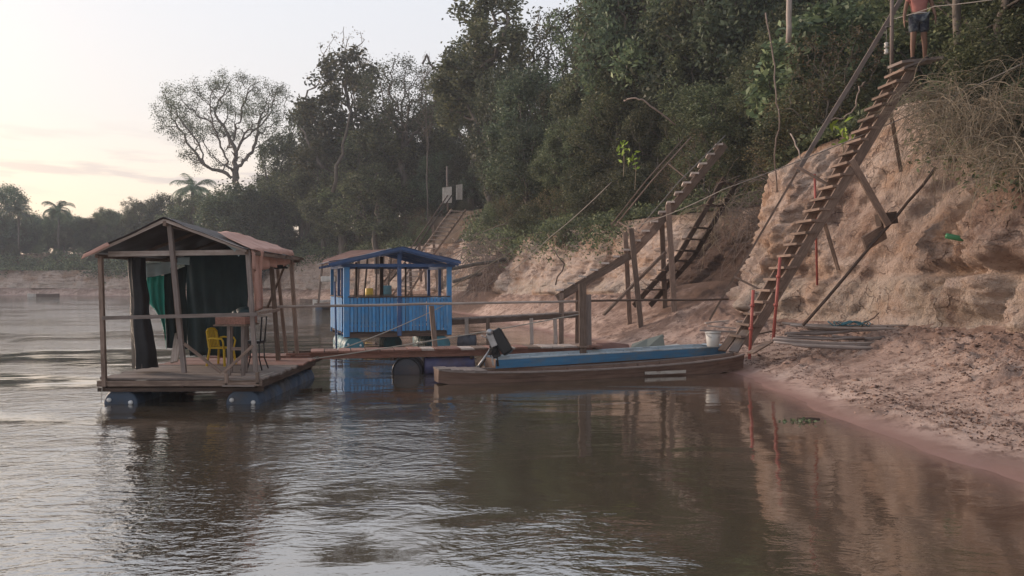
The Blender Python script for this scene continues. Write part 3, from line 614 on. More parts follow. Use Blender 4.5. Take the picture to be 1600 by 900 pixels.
def make_palm():
    root = bpy.data.objects.new('palm_tree', None); COL.objects.link(root); rg = random.Random(5); rng = np.random.default_rng(5)
    MB().tube([(0, 0, 0), (.1, 0, 3), (.05, .1, 6), (.1, .1, 8.3)], [.22, .18, .16, .2], 9).build('trunk', 'bark', root, True)
    V = []; Q = []; n = 0
    for f in range(26):
        az = f * 2.4 + rg.uniform(-.2, .2); el = rg.uniform(-.15, 1.35); L = rg.uniform(2.8, 3.8); p = np.array([.1, .1, 8.3]); a = el
        d0 = np.array([math.cos(az), math.sin(az), 0]); pts = []
        for i in range(15):
            pts.append(p.copy()); dv = d0 * math.cos(a) + np.array([0, 0, math.sin(a)]); p = p + dv * L / 14; a -= .07 + .012 * i
        for i in range(1, 15):
            dv = pts[i] - pts[i - 1]; dv /= np.linalg.norm(dv); side = np.cross(dv, [0, 0, 1]); side /= np.linalg.norm(side) + 1e-9
            for s in (-1, 1):
                for t in (0, .5):
                    c = pts[i - 1] * (1 - t) + pts[i] * t; ll = (.75 * math.sin(math.pi * (i + t) / 16) + .15); tip = c + side * s * ll * .8 + dv * ll * .5 + np.array([0, 0, -ll * rg.uniform(.25, .6)])
                    w = dv * .045; V += [c - w, c + w, tip + w * .3, tip - w * .3]; Q.append([n, n + 1, n + 2, n + 3]); n += 4
            w = side * .03; V += [pts[i - 1] - w, pts[i - 1] + w, pts[i] + w, pts[i] - w]; Q.append([n, n + 1, n + 2, n + 3]); n += 4
    link('crown', fast_mesh('crown_palm', V, Q, 'leaffar', rng.random(len(Q))), root); return root
PROTO['palm'] = make_palm()
for k_, r_ in PROTO.items(): note_kids(r_)
USED = set(); KINDN = {'dense': 'broadleaf tree', 'tall': 'tall tree', 'umbrella': 'umbrella tree', 'lace': 'tree', 'bare': 'bare tree', 'sparse': 'tree', 'bushy': 'tree', 'near': 'tree', 'broad': 'tree', 'nearfine': 'tree', 'neartwig': 'bush', 'shrub': 'shrub', 'palm': 'palm'}
PH = {'dense': 10, 'tall': 9.8, 'umbrella': 9.7, 'lace': 9.7, 'bare': 9.9, 'sparse': 9.8, 'bushy': 9.6, 'near': 5.9, 'broad': 6, 'nearfine': 6, 'neartwig': 5.7, 'shrub': 2.75, 'palm': 11}
def plant(kind, x, y, height, label, group=None, rz=None, wid=1.0, sink=.15, z=None):
    if kind not in USED: o = PROTO[kind]; USED.add(kind)
    else: o = copy_tree(PROTO[kind])
    s = height / PH[kind]; z = gz(x, y) if z is None else z
    o.location = (x, y, z - sink); o.scale = (s * wid, s * wid, s); o.rotation_euler = (0, 0, random.uniform(0, 6.28) if rz is None else rz)
    tag(o, label, KINDN[kind], group); return o
def tree_at(kind, px, D, topy, label, group=None, rz=None, wid=1.0):
    x = (px - 800) / F * D; g = gz(x, D); top = CH - (topy - HZ) / F * D
    if g < 2.5: print('TREE OFF LAND', kind, px, D, round(g, 2))
    return plant(kind, x, D, top - g + .15, label, group, rz, wid)
G1 = 'trees of the distant forest edge beyond the river bend'
tree_at('umbrella', 388, 108, 116, 'wide airy umbrella-crowned tree with forked limbs standing out against the sky', rz=0.0, wid=.98)
for i, (kd, px, D, ty, lb) in enumerate([
 ('bushy', 12, 140, 286, 'rounded feathery tree at the left end of the far bank, taller than its neighbours'),
 ('palm', 92, 134, 304, 'palm with arching fronds rising above the far left forest'),
 ('palm', 300, 122, 262, 'palm with arching fronds below the umbrella-crowned tree'),
 ('palm', 30, 134, 312, 'small palm between the feathery tree and the taller palm on the far left'),
 ('sparse', 205, 136, 306, 'loose-crowned tree poking above the far forest right of the low clouds')]):
    tree_at(kd, px, D, ty, lb)
for px, D, ty in [(-90, 142, 315), (-40, 143, 325), (55, 146, 345), (30, 139, 352), (115, 142, 342), (140, 138, 338), (170, 141, 326), (75, 138, 362), (-10, 137, 350), (195, 134, 345), (228, 134, 312), (255, 130, 300), (225, 131, 352), (285, 128, 318), (318, 124, 300), (345, 120, 318), (270, 127, 350), (310, 121, 352), (160, 139, 360), (375, 104, 284), (392, 102, 292), (355, 106, 296), (410, 113, 300), (340, 117, 355), (440, 110, 262), (-140, 143, 300), (-200, 144, 310), (10, 141, 335), (-25, 139, 340), (85, 140, 348), (60, 150, 340), (130, 150, 338), (0, 150, 330), (100, 136, 352), (285, 119, 335), (300, 118, 300), (330, 116, 330), (185, 150, 330), (240, 145, 320), (20, 146, 352), (-15, 147, 350), (50, 144, 358), (95, 146, 356)]:
    tree_at(random.choice(['bushy', 'dense', 'bushy']), px, D, ty, 'grey-green tree merging with its neighbours in the distant forest edge left of the umbrella tree', G1, wid=random.uniform(1.0, 1.35))
tree_at('tall', 538, 92, 78, 'tall dark tree with a tufted crown, tallest above the canvas hut', rz=.4, wid=1.05)
tree_at('bare', 545, 98, 42, 'bare twiggy crown rising behind the tall tufted tree', rz=1.1, wid=.85)
tree_at('dense', 480, 104, 150, 'dark full tree between the umbrella tree and the tall tufted tree', wid=.7)
tree_at('dense', 440, 104, 205, 'dark full tree right beside the umbrella tree trunk', wid=.9)
tree_at('lace', 632, 84, 92, 'tree with a round lacy crown between two taller trees', rz=2, wid=1.1)
tree_at('bare', 668, 80, 78, 'dead snag with one crooked bare limb beside the lacy crown', rz=4.2, wid=.35)
tree_at('tall', 765, 66, -18, 'tall glossy-leaved tree reaching the top of the picture, left of the sky gap', rz=2.2, wid=1.25)
tree_at('tall', 735, 78, 60, 'tall dark tree leaning against the left side of the tree that reaches the picture top', rz=3.9, wid=1.1)
tree_at('sparse', 872, 60, 8, 'thin-branched tree with see-through crown in the sky gap at the top', rz=.3, wid=1.1)
tree_at('sparse', 915, 58, -10, 'thin-branched tree at the right side of the sky gap', rz=2.3, wid=1.1)
tree_at('bare', 850, 64, 12, 'bare branching tree behind the see-through crown in the sky gap', rz=.9, wid=.8)
G2 = 'trees of the tall forest wall on the bank'
for px, D, ty, w in [(415, 99, 270, 1.1), (505, 90, 215, 1.1), (560, 86, 190, 1.1), (470, 97, 270, 1.2), (600, 80, 185, 1.2), (640, 82, 178, 1.0), (530, 86, 265, 1.2), (590, 77, 255, 1.2), (680, 84, 150, 1.0), (655, 82, 225, 1.1), (700, 84, 195, 1.1), (735, 80, 120, 1.0), (790, 60, 95, .9), (790, 66, 200, 1.0), (800, 57, 190, .9), (830, 57, 100, 1.0), (870, 54, 130, 1.0), (905, 54, 112, 1.0), (825, 53, 185, 1.2), (955, 50, -70, .8), (990, 46, -110, .8), (930, 50, 70, 1.0), (1035, 44, -150, .9), (880, 48, 200, 1.2), (960, 46, 90, 1.1), (1080, 42, -180, .9), (1010, 43, 60, 1.1), (1130, 40, -160, .9), (1170, 38, -200, .9), (1220, 37, -200, .9), (1280, 36, -200, .9), (1350, 35, -250, .9), (1420, 34, -250, .9), (1490, 33, -250, .9), (1570, 32, -250, .9), (1650, 30, -250, .9), (1100, 38, 40, 1.1), (1250, 33, 0, 1.1), (1400, 31, -50, 1.1), (1540, 28, -50, 1.1)]:
    if D > 60: D *= 1.08
    tree_at(random.choice(['dense', 'dense', 'bushy']), px, D, ty, 'dark leafy tree lost among its equals in the forest wall on the bank', G2, wid=w * random.uniform(.85, 1.1))
for px, D, ty, lb in ((690, 82, 235, 'low bushy tree directly behind the white gate, to its left'), (728, 80, 240, 'low bushy tree directly behind the white gate, to its right'), (708, 88, 225, 'bushy tree closing the view behind the pole of the white gate'), (760, 78, 245, 'low bushy tree to the right of the white gate and its neighbours')):
    tree_at('bushy', px, D, ty, lb, None, None, 1.3)
# understory along the lip of the cliff
G3 = 'understory trees crowding the cliff edge'; G4 = 'shrubs hanging over the cliff edge'; G5 = 'half-bare dry bushes along the cliff edge'
LIP = []
def lip(j): return Vector(slope[0, j]), (Vector(slope[5, j]) - Vector(slope[0, j])).normalized()
def gap_ok(x, y, r=0):      # keep the stair openings free of trunks
    px = 800 + x / y * F
    if y < 25 and 1330 - r * 30 < px < 1500 + r * 20: return False
    if 25 < y < 30 and 1085 < px < 1165: return False
    if 48 < y < 72 and 630 < px < 765: return False
    return True
def along(off0, off1, step, f):
    acc = 0
    for j in range(1, NCOL):
        acc += float(np.linalg.norm(slope[0, j] - slope[0, j - 1])); p, d = lip(j); D = max(p.y, 12)
        if p.y < 6 or p.x < -150: continue
        if acc > step * (.35 + D / 45):
            acc = 0; o = random.uniform(off0, off1) * (.7 + D / 60); x, y = p.x + d.x * o, p.y + d.y * o
            f(x, y, D, p)
def f1(x, y, D, p):
    if not gap_ok(x, y, .8): return
    if D > 60: x, y = x + 2.0, y + 4.5
    kd = random.choice(['near', 'near', 'nearfine', 'broad'] if D < 60 else ['bushy', 'dense'])
    h = random.uniform(4.2, 7.5) * (1 if D < 60 else 1.25)
    plant(kd, x, y, h, {'broad': 'understory tree with large drooping leaves in the cliff-edge thicket', 'near': 'leafy olive understory tree crowding the cliff edge among others alike', 'nearfine': 'fresh green slender tree with narrow hanging leaves in the cliff-edge thicket'}.get(kd, 'rounded tree of the lower forest edge above the far cliff'), {'broad': 'large-leaved trees in the cliff-edge thicket', 'near': G3, 'nearfine': 'slender green trees in the cliff-edge thicket'}.get(kd, 'lower trees above the far cliff'), wid=random.uniform(.9, 1.3), sink=.5)
along(2.5, 6, 2.2, f1); along(6, 10, 3.0, f1); along(1.2, 3, 3.0, f1)
def f2(x, y, D, p):
    if 50 < y < 74 and 635 < 800 + x / y * F < 740: return
    if not gap_ok(x, y): return
    if random.random() < .36: plant('neartwig', x, y, random.uniform(2.2, 4), 'dry brown tangle of twigs with few leaves on the cliff edge', G5, wid=random.uniform(.9, 1.4), sink=.4)
    else: plant('shrub', x, y, random.uniform(1.3, 2.6) * (1 if D > 60 else 1 + D / 120), 'low green shrub spilling over the cliff edge', G4, wid=random.uniform(.9, 1.4), sink=.3)
along(.1, 1.4, 1.3, f2); along(.8, 3, 1.6, f2)
# leafy ground cover and creepers on the overgrown slope and over the lip
def undergrowth():
    rng = np.random.default_rng(99); C = []; S = []; T = []
    for _ in range(6200):
        j = int(rng.integers(5, NCOL - 2)); r = rng.random() ** 1.4 * 12; i = int(r); p = slope[i, j]; D = max(p[1], 10)
        if p[1] < 6 or p[0] < -150: continue
        px = 800 + p[0] / p[1] * F
        if 14 < p[1] < 24 and 1380 < px < 1450 and r < 5: continue
        if 52 < p[1] < 80 and 640 < px < 735: continue
        k = .5 + D / 50; R_ = rng.uniform(.25, .75) * k; n = int(rng.integers(22, 46))
        v = rng.normal(size=(n, 3)); v /= np.linalg.norm(v, axis=1)[:, None]; v[:, 2] = np.abs(v[:, 2]) * .9 - .15; v *= R_ * rng.uniform(.6, 1.05, (n, 1))
        C.append(v + p + np.array([0, 0, .1])); S.append(np.full(n, (.09 + .0024 * D))); 
    for _ in range(2300):      # creepers hanging down the top of the face
        j = int(rng.integers(5, NCOL - 2)); p = cliff[NRC, j]; D = max(p[1], 10)
        if p[1] < 13 or p[0] < -150: continue
        px = 800 + p[0] / p[1] * F
        if (p[1] < 24 and 1225 < px < 1450) or (52 < p[1] < 80 and 640 < px < 735): continue
        if noise.noise((arc[j] * .25 / (1 + D / 40), 0, 4)) < -.05: continue
        L_ = rng.uniform(.1, .6) ** 1.2 if 24 < p[1] < 60 else rng.uniform(.05, .32); n = int(rng.integers(14, 34)); ii = (NRC * (1 - L_ * rng.random(n))).astype(int)
        jj = np.clip(j + rng.integers(-3, 4, n), 0, NCOL - 1); q = cliff[ii, jj] + rng.normal(size=(n, 3)) * .12 * (1 + D / 40) - np.array([.12, .12, 0]) * (1 + D / 50)
        C.append(q); S.append(np.full(n, .09 + .0024 * D))
    C = np.vstack(C); S = np.concatenate(S); V, Q, k = leaves(C, S, rng, .5)
    tag(link('undergrowth', fast_mesh('undergrowth', V, Q, 'leaf', k)), 'low leafy undergrowth and creepers covering the slope above the cliff', 'undergrowth', kind='stuff')
undergrowth()
# tangles of dry twigs and hanging roots
def tangle(name, c, rad, n, L, r, mat, label, cat, group=None, arch=.5, down=0, seed=1, aim=(0, 0, 0)):
    rg = random.Random(seed); mb = MB(); c = Vector(c)
    for i in range(n):
        p = Vector((rg.gauss(0, .45) * rad[0], rg.gauss(0, .45) * rad[1], rg.gauss(0, .4) * rad[2])); az = rg.uniform(0, 6.28); el = rg.uniform(-.3, 1.2)
        d = Vector((math.cos(az) * math.cos(el), math.sin(az) * math.cos(el), math.sin(el))) + Vector(aim); d.z -= down; d.normalize(); pts = [p.copy()]; l = L * rg.uniform(.4, 1.2); m = 9
        for k in range(m):
            p = p + d * l / m; pts.append(p.copy()); d.z -= arch * 2.2 / m; d += Vector([rg.gauss(0, .16) for _ in range(3)]); d.normalize()
        rr = r * rg.uniform(.5, 1.4); mb.tube(pts, [rr * (1 - .75 * k / m) for k in range(m + 1)], 4, False)
        if rg.random() < .7:
            k = rg.randrange(2, 7); q = pts[k].copy(); e = (pts[k + 1] - pts[k]).normalized() + Vector([rg.gauss(0, .6) for _ in range(3)]); e.normalize(); pp = [q.copy()]
            for _ in range(5): q = q + e * l * .09; e.z -= arch * .25; e += Vector([rg.gauss(0, .2) for _ in range(3)]); e.normalize(); pp.append(q.copy())
            mb.tube(pp, [rr * .5 * (1 - .15 * t) for t in range(6)], 3, False)
    mb.v = [tuple(Vector(v)) for v in mb.v]
    o = mb.build(name, mat); o.location = c; return tag(o, label, cat, group)
for i, (px, py, D, rad, n, L, lb) in enumerate([
 (1515, 205, 15.6, (.9, .6, .75), 260, 1.6, 'big mound of dry tangled vines below the creepers, right of the ladder top'),
 (1590, 190, 15.0, (.8, .7, .8), 210, 1.6, 'dry vine tangle at the right edge above the bare cliff'),
 (1468, 165, 17.0, (.6, .6, .65), 220, 1.4, 'dry vine tangle just right of the highest steps of the tall ladder'),
 (1600, 265, 14.3, (.8, .4, .5), 150, 1.4, 'hanging dry twigs at the right edge over the bulging cliff')]):
    tangle('dry_bush', P(px, py, D), rad, n, L, .008, 'twig', lb, 'dry bush', arch=1.1, seed=20 + i, aim=(-.35, -.2, .1))
for i, (px, py, D, rad, n, L, lb) in enumerate([
 (1185, 320, 25.8, (.8, .6, 1.3), 170, 2.2, 'dark tangle of hanging roots in the hollow left of the leaning pole'),
 (1120, 330, 28.5, (.8, .7, 1.0), 110, 2.0, 'root tangle above the broken old stairs'),
 (760, 395, 51, (1.8, 1.2, 1.8), 170, 3.6, 'brown mass of hanging roots on the bank right of the blue kiosk'),
 (1010, 440, 29, (1.0, .5, .7), 50, 1.6, 'small dry roots between the posts of the middle stairs')]):
    tangle('root_tangle', P(px, py, D), rad, n, L, .010 if D < 40 else .02, 'root' if i != 1 else 'twig', lb, 'roots', arch=.7, down=.7, seed=40 + i)
# single lianas and bare sticks that can be told apart
def liana(pts, r, label, mat='root', name='liana', cat='vine'):
    pts = [P(*p) for p in pts]; out = []
    for a, b in zip(pts, pts[1:]): out += wobble(a, b, 4, .03)[:-1]
    o = pole(name, out + [pts[-1]], r, mat, n=5); return tag(o, label, cat)
liana([(1196, 20, 21.5), (1208, 90, 21.5), (1213, 150, 21.3), (1218, 190, 21.3), (1210, 240, 21.5), (1214, 300, 22)], .022, 'long pale liana hanging down from the forest left of the leaning pole')
liana([(1290, 188, 19.5), (1318, 185, 19.3), (1338, 165, 19.3), (1342, 135, 19.4), (1352, 128, 19.6)], .018, 'bent pale branch looping to the left of the tall ladder')
liana([(1055, 195, 27.5), (1030, 175, 27), (1003, 155, 27), (985, 154, 27.3), (975, 157, 27.6)], .028, 'pale fallen branch above the top of the middle stairs')
liana([(1235, 209, 20.5), (1248, 235, 20), (1255, 258, 19.8)], .02, 'short pale stick poking up beside the leaning pole', name='stick', cat='stick')
liana([(660, 100, 79), (667, 85, 79), (672, 100, 79), (690, 116, 79)], .12, 'crooked dead limb sticking up into the sky left of the tallest tree', 'bark', 'dead_limb', 'branch')
tag(pole('tree_trunk', wobble(P(1234, -60, 24.5), P(1232, 66, 24.5), 6, .03), .09, 'palewood'), 'pale bare tree trunk at the top of the forest above the bank', 'tree trunk')
tag(pole('tree_trunk', wobble(P(1496, -40, 19.5), P(1497, 70, 19.5), 6, .03), .10, 'bark'), 'grey leaning trunk behind leaves right of the standing person', 'tree trunk')
for i, (x0, y0, x1, y1, D, r, lb) in enumerate([
 (548, 170, 520, 300, 80, .16, 'pale slanting trunk below the tall tufted tree'),
 (470, 200, 505, 262, 88, .14, 'pale bent bough showing against dark leaves left of the tufted tree')]):
    tag(pole('forest_trunk', wobble(P(x0, y0, D), P(x1, y1, D - 1), 7, r * 1.6), [r * (.6 + .1 * k) for k in range(8)], 'bark', n=7), lb, 'tree trunk')
def sapling(px, py, D, s, lb):
    p = P(px, py, D); t = thing('sapling', lb, 'sapling', p); rng = np.random.default_rng(int(px)); mb = MB(); C = []
    mb.tube([(0, 0, -1.1 * s), (.03, 0, -.5 * s), (0, 0, 0)], .012, 5); mb.build('stem', 'twig', t, local=True)
    C = rng.normal(size=(20, 3)) * np.array([.14, .14, .2]) * s
    V, Q, k = leaves(C, .24 * s, rng, .9, .38); link('foliage', fast_mesh('foliage', V, Q, 'brightleaf', k), t)
sapling(1316, 205, 19.3, 1.0, 'small sapling with bright yellow-green leaves left of the tall ladder')
sapling(974, 232, 27, .9, 'small bright-leaved sapling above the middle stairs')
sapling(992, 248, 27, 1.0, 'yellow-green sapling beside another, left of the middle stairs')
o = plant('shrub', 0, 0, 1.4, 'single green shrub clinging to the bare cliff face above the middle stairs', wid=.7)
h = face_hit(886, 385); o.location = h + Vector((-.1, -.2, -.3))
# ---------------------------------------------------------------- the canvas hut on drums (left)
def bungs(drum_obj, c, r, par_loc, ax=(0, -1, 0)):
    for s in (-1, 1):
        p = Vector(c) + Vector((s * r * .62, -.004, -.02 if s < 0 else -.03))
        MB().tube([p, p + Vector(ax) * .03], .035, 10).build('bung', 'bung', drum_obj).location = (0, 0, 0)
def drumpart(par, p0, p1, r, mat, bung=False, local=False):
    d = MB().drum(p0, p1, r).build('drum', mat, par, True, local)
    if bung:
        a = (Vector(p0) - Vector(p1)).normalized(); side = a.cross(Vector((0, 0, 1))); off = Vector((0, 0, 0)) if local else world_loc(par)
        for s in (-1, 1):
            c = Vector(p0) + side * s * r * .62 + Vector((0, 0, .07 + .02 * s)) - off
            b = MB().tube([c - a * .02, c + a * .025], .036, 10).build('bung', 'bung', None, True); b.parent = d
    return d
def cloth(rows, amp, sc, seed, drop=None):
    out = []
    for i, r in enumerate(rows):
        rr = []
        for j, p in enumerate(r):
            p = Vector(p); n = noise.noise_vector(p * sc + Vector((seed, 0, 0))); rr.append(p + Vector((n.x, n.y, n.z)) * amp)
        out.append(rr)
    return out
def quad(a, b, c, d, nu, nv):     # a-b top edge, d-c bottom edge
    a, b, c, d = map(Vector, (a, b, c, d)); return [[(a.lerp(b, u / nu)).lerp(d.lerp(c, u / nu), v / nv) for u in range(nu + 1)] for v in range(nv + 1)]
DZ = .434
HUT = thing('floating_hut', 'open wooden hut with dark tarpaulin roof and pink tarp, afloat on blue drums', 'floating hut', (-5.5, 14.2, 0))
def hb(name, p0, p1, w, h=None, mat='greywood', **k): return beam(name, p0, p1, w, h or w, mat, HUT, **k)
for i in range(24):      # deck boards run across, slightly uneven
    y0 = 12.62 + i * .148
    MB().box((-5.44 + random.uniform(-.03, .03), y0 + .07, DZ - .015 + random.uniform(-.006, .006)), (2.74 + random.uniform(-.05, .08), .136, .028), random.uniform(-.006, .006)).build('deck_board', 'greywood' if i < 14 else 'redwood', HUT)
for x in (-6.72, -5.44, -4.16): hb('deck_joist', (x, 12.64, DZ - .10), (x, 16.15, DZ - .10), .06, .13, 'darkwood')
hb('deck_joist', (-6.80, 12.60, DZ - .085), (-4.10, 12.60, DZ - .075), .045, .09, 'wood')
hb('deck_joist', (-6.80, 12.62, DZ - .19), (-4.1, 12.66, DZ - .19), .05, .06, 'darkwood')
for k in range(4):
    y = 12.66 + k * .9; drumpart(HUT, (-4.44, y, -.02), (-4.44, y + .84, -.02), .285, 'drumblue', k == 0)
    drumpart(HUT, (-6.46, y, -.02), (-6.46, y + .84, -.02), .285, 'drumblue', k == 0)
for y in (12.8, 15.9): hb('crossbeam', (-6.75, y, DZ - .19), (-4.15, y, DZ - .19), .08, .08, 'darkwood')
# posts, beams, braces
hb('post', P(157, 400, 12.66), P(163.5, 604, 12.58), .065, mat='wood')
hb('post', P(264.5, 344, 12.62), P(288, 583, 12.55), .07, mat='greywood')
hb('post', P(387, 390, 12.68), P(400, 581, 12.62), .065, mat='greywood')
hb('post', P(203, 405, 13.4), P(221, 575, 13.3), .055, mat='greywood')
hb('post', P(269, 418, 14.0), P(281, 545, 14.6), .05, mat='wood')
hb('post', P(424, 412, 15.3), P(435, 563, 15.55), .075, mat='wood')
hb('post', P(433, 412, 16.5), P(447, 551, 16.3), .06, mat='wood')
hb('post', P(455, 406, 16.0), P(464, 552, 16.2), .07, mat='wood')
hb('post', P(380, 400, 15.9), P(388, 556, 15.9), .06, mat='darkwood')
hb('eave_beam', P(170, 397, 12.72), P(389, 394, 12.72), .05, .085, 'palewood')
hb('rail', P(160, 497, 12.52), P(402, 491, 12.52), .035, .06, 'greywood')
hb('rail', P(402, 490, 12.7), P(436, 484, 15.5), .04, .05, 'wood')
hb('brace', P(288, 537, 12.52), P(345, 582, 12.52), .03, .045, 'wood')
hb('brace', P(395, 540, 12.50), P(350, 582, 12.50), .03, .045, 'wood')
hb('brace', P(446, 412, 16.0), P(418, 480, 15.6), .03, .04, 'darkwood')
hb('ridge_beam', (-5.66, 12.5, 2.97), (-5.5, 16.4, 2.80), .05, .08, 'wood')
hb('eave_beam', (-6.82, 12.6, 2.44), (-6.8, 16.3, 2.44), .05, .06, 'wood')
hb('eave_beam', (-4.36, 12.6, 2.50), (-4.5, 16.3, 2.50), .05, .06, 'wood')
hb('tie_beam', (-6.8, 16.1, 2.46), (-4.45, 16.1, 2.46), .05, .07, 'darkwood')
for a, b in (((-5.66, 12.52, 3.02), (-6.86, 12.52, 2.47)), ((-5.66, 12.52, 3.02), (-4.33, 12.52, 2.53))):
    hb('rafter', a, b, .03, .05, 'palewood')
for y in (13.7, 15.0, 16.2):
    hb('rafter', (-5.6, y, 2.96 - (y - 12.5) * .045), (-6.84, y, 2.44), .04, .05, 'darkwood'); hb('rafter', (-5.6, y, 2.96 - (y - 12.5) * .045), (-4.4, y, 2.50), .04, .05, 'darkwood')
def sagroof(ridge0, ridge1, eave0, eave1, seed, sag=.05, nu=16, nv=24, amp=.03):
    rows = []
    for i in range(nv + 1):
        r = Vector(ridge0).lerp(Vector(ridge1), i / nv); e = Vector(eave0).lerp(Vector(eave1), i / nv); row = []
        for j in range(nu + 1):
            t = j / nu; p = r.lerp(e, t); p.z += .02 - sag * math.sin(math.pi * t) * (.4 + .6 * abs(math.sin(i * .7)))
            row.append(p)
        rows.append(row)
    return cloth(rows, amp, 3, seed)
MB().grid(sagroof((-5.66, 12.46, 3.05), (-5.50, 16.4, 2.86), (-6.93, 12.42, 2.46), (-6.9, 16.4, 2.44), 1, amp=.02)).build('roof_tarpaulin', 'tarpbrown', HUT, True, thick=.008)
MB().grid(sagroof((-5.66, 12.46, 3.05), (-5.50, 16.4, 2.86), (-4.30, 12.44, 2.53), (-4.55, 16.3, 2.52), 2, amp=.02)).build('roof_tarpaulin', 'tarpbrown', HUT, True, thick=.008)
# pink sheet thrown over the right slope, with a scalloped hanging edge
rows = []
pts_r = [(-5.55, 13.9, 3.10), (-4.98, 16.5, 3.05)]; pts_e = [(-4.27, 12.9, 2.60), (-4.42, 16.5, 2.69)]
for i in range(37):
    u = i / 36; a = Vector(pts_r[0]).lerp(Vector(pts_r[1]), u); b = Vector(pts_e[0]).lerp(Vector(pts_e[1]), u); row = []
    a = P(340 + 92 * u, 363.5 - 3.5 * math.sin(u * 3.14 * 1.6) + 17 * u, 13.5 + 2.8 * u); b = P(391 + 66 * u, 389.5 + 2.5 * u, 12.75 + 3.6 * u)
    for j in range(20):
        t = j / 14
        if t <= 1: p = a.lerp(b, t); p.z += .02 - .02 * math.sin(math.pi * t); p.z += .010 * math.sin(u * 22 + t * 3) * t
        else:
            k = (t - 1) / (5 / 14); dr = .33 + .05 * sm(0, .1, u) * (1 - u) - .06 * u + .035 * math.sin(u * 26) * u
            p = b + Vector((.03 + .035 * math.sin(u * 38) * k, 0, -dr * k))
        row.append(p)
    rows.append(row)
MB().grid(cloth(rows, .02, 2.6, 9)).build('pink_sheet', 'tarppink', HUT, True, thick=.008)
# pink strip hanging beside the right post
rows = quad(P(392, 388, 12.95), P(412, 393, 13.5), P(409, 482, 13.5), P(399, 487, 13.1), 10, 24)
MB().grid([[p + Vector((.03 * math.sin(j * 1.7 + i * .15), .05 * math.sin(j * 2.3), 0)) for j, p in enumerate(r)] for i, r in enumerate(rows)]).build('hanging_strip', 'tarppink', HUT, True, thick=.006)
MB().grid(cloth(quad((-6.92, 12.40, 2.46), (-6.55, 12.42, 2.66), (-6.50, 12.41, 2.60), (-6.95, 12.38, 2.38), 6, 3), .01, 4, 3)).build('pink_sheet', 'tarppink', HUT, True, thick=.006)
# pale fringe bits under the right roof edge
MB().grid(cloth(quad(P(352, 383, 12.7), P(378, 390, 12.7), P(372, 401, 12.7), P(362, 388, 12.7), 10, 3), .02, 8, 5)).build('torn_edge', 'tarppale', HUT, True, thick=.004)
# back sheets
def foldsheet(name, a, b, c, d, mat, folds=6, amp=.06, nu=36, nv=20, seed=0, par=HUT):
    rows = quad(a, b, c, d, nu, nv); dirn = (Vector(b) - Vector(a)).cross(Vector((0, 0, 1))).normalized()
    rows = [[p + dirn * amp * (math.sin(folds * 6.28 * j / nu + seed + .5 * math.sin(i * .3)) * (.3 + .7 * i / nv)) for j, p in enumerate(r)] for i, r in enumerate(rows)]
    return MB().grid(cloth(rows, .04, 2, seed)).build(name, mat, par, True, thick=.006)
foldsheet('back_sheet', (-6.42, 15.0, 2.60), (-5.10, 14.9, 2.66), (-5.14, 14.9, .56), (-6.30, 15.0, .58), 'tarpteal', 5, .04, seed=3)
foldsheet('gable_sheet', (-5.9, 15.9, 2.84), (-5.3, 15.9, 2.80), (-4.62, 15.9, 2.30), (-6.7, 15.9, 2.30), 'tarpblack', 3, .02, seed=5)
foldsheet('side_sheet', P(254, 428, 14.5), P(292, 415, 14.8), P(292, 545, 14.8), P(259, 545, 14.5), 'tarpteal', 3, .03, nu=16, seed=8)
MB().grid([[P(229 + (x0 + (x1 - x0) * k / 8), y0 + (y1 - y0) * k / 8 + math.sin(k * 1.9) * 1.0, 14.3 + .05 * math.sin(k * 2.1 + i * .2)) for k in range(9)] for i, (x0, x1, y0, y1) in enumerate([(0, 27, 431, 430), (.5, 27, 445, 446), (1.5, 28, 460, 462), (4, 28, 474, 482), (12, 29, 482, 500), (20, 30, 492, 522), (26, 31, 505, 545)])]).build('green_sheet', 'tarpgreen', HUT, True, thick=.006)
foldsheet('pale_sheet', P(226, 411, 14.0), P(275, 407, 14.2), P(272, 424, 14.2), P(228, 433, 14.0), 'tarppale', 2, .03, nu=14, nv=6, seed=7)
foldsheet('pale_sheet', P(277, 404, 14.2), P(296, 402, 14.2), P(297, 414, 14.2), P(277, 414, 14.2), 'tarppale', 1, .02, nu=8, nv=4, seed=8)
# bundled black plastic hanging at the left
rows = []
for i in range(25):
    v = i / 24; cx = 213 + 3 * v; w = 11 + 3 * v + (7 * max(0, v - .55)) ; c = P(cx + (12 * v), 404 + 171 * v, 13.45); rx = w / F * 13.4; ring = []
    for j in range(25):
        q = 6.283 * j / 24; k = 1 + .12 * math.sin(q * 7 + v * 2); ring.append(c + Vector((math.cos(q) * rx * k, math.sin(q) * .13 * k * (1 + v * .6), 0)))
    rows.append(ring)
MB().grid(cloth(rows, .03, 3, 4)).build('black_curtain', 'tarpblack', HUT, True)
# step below the deck at the front right
for a, b in (((354, 584), (354, 601)), ((402, 582), (403, 600)), ((352, 601), (405, 600))): hb('step_frame', P(*a, 12.45), P(*b, 12.45), .05, .05, 'wood')
MB().box((-4.42, 12.5, .335), (.52, .22, .022)).build('step_board', 'greywood', HUT)
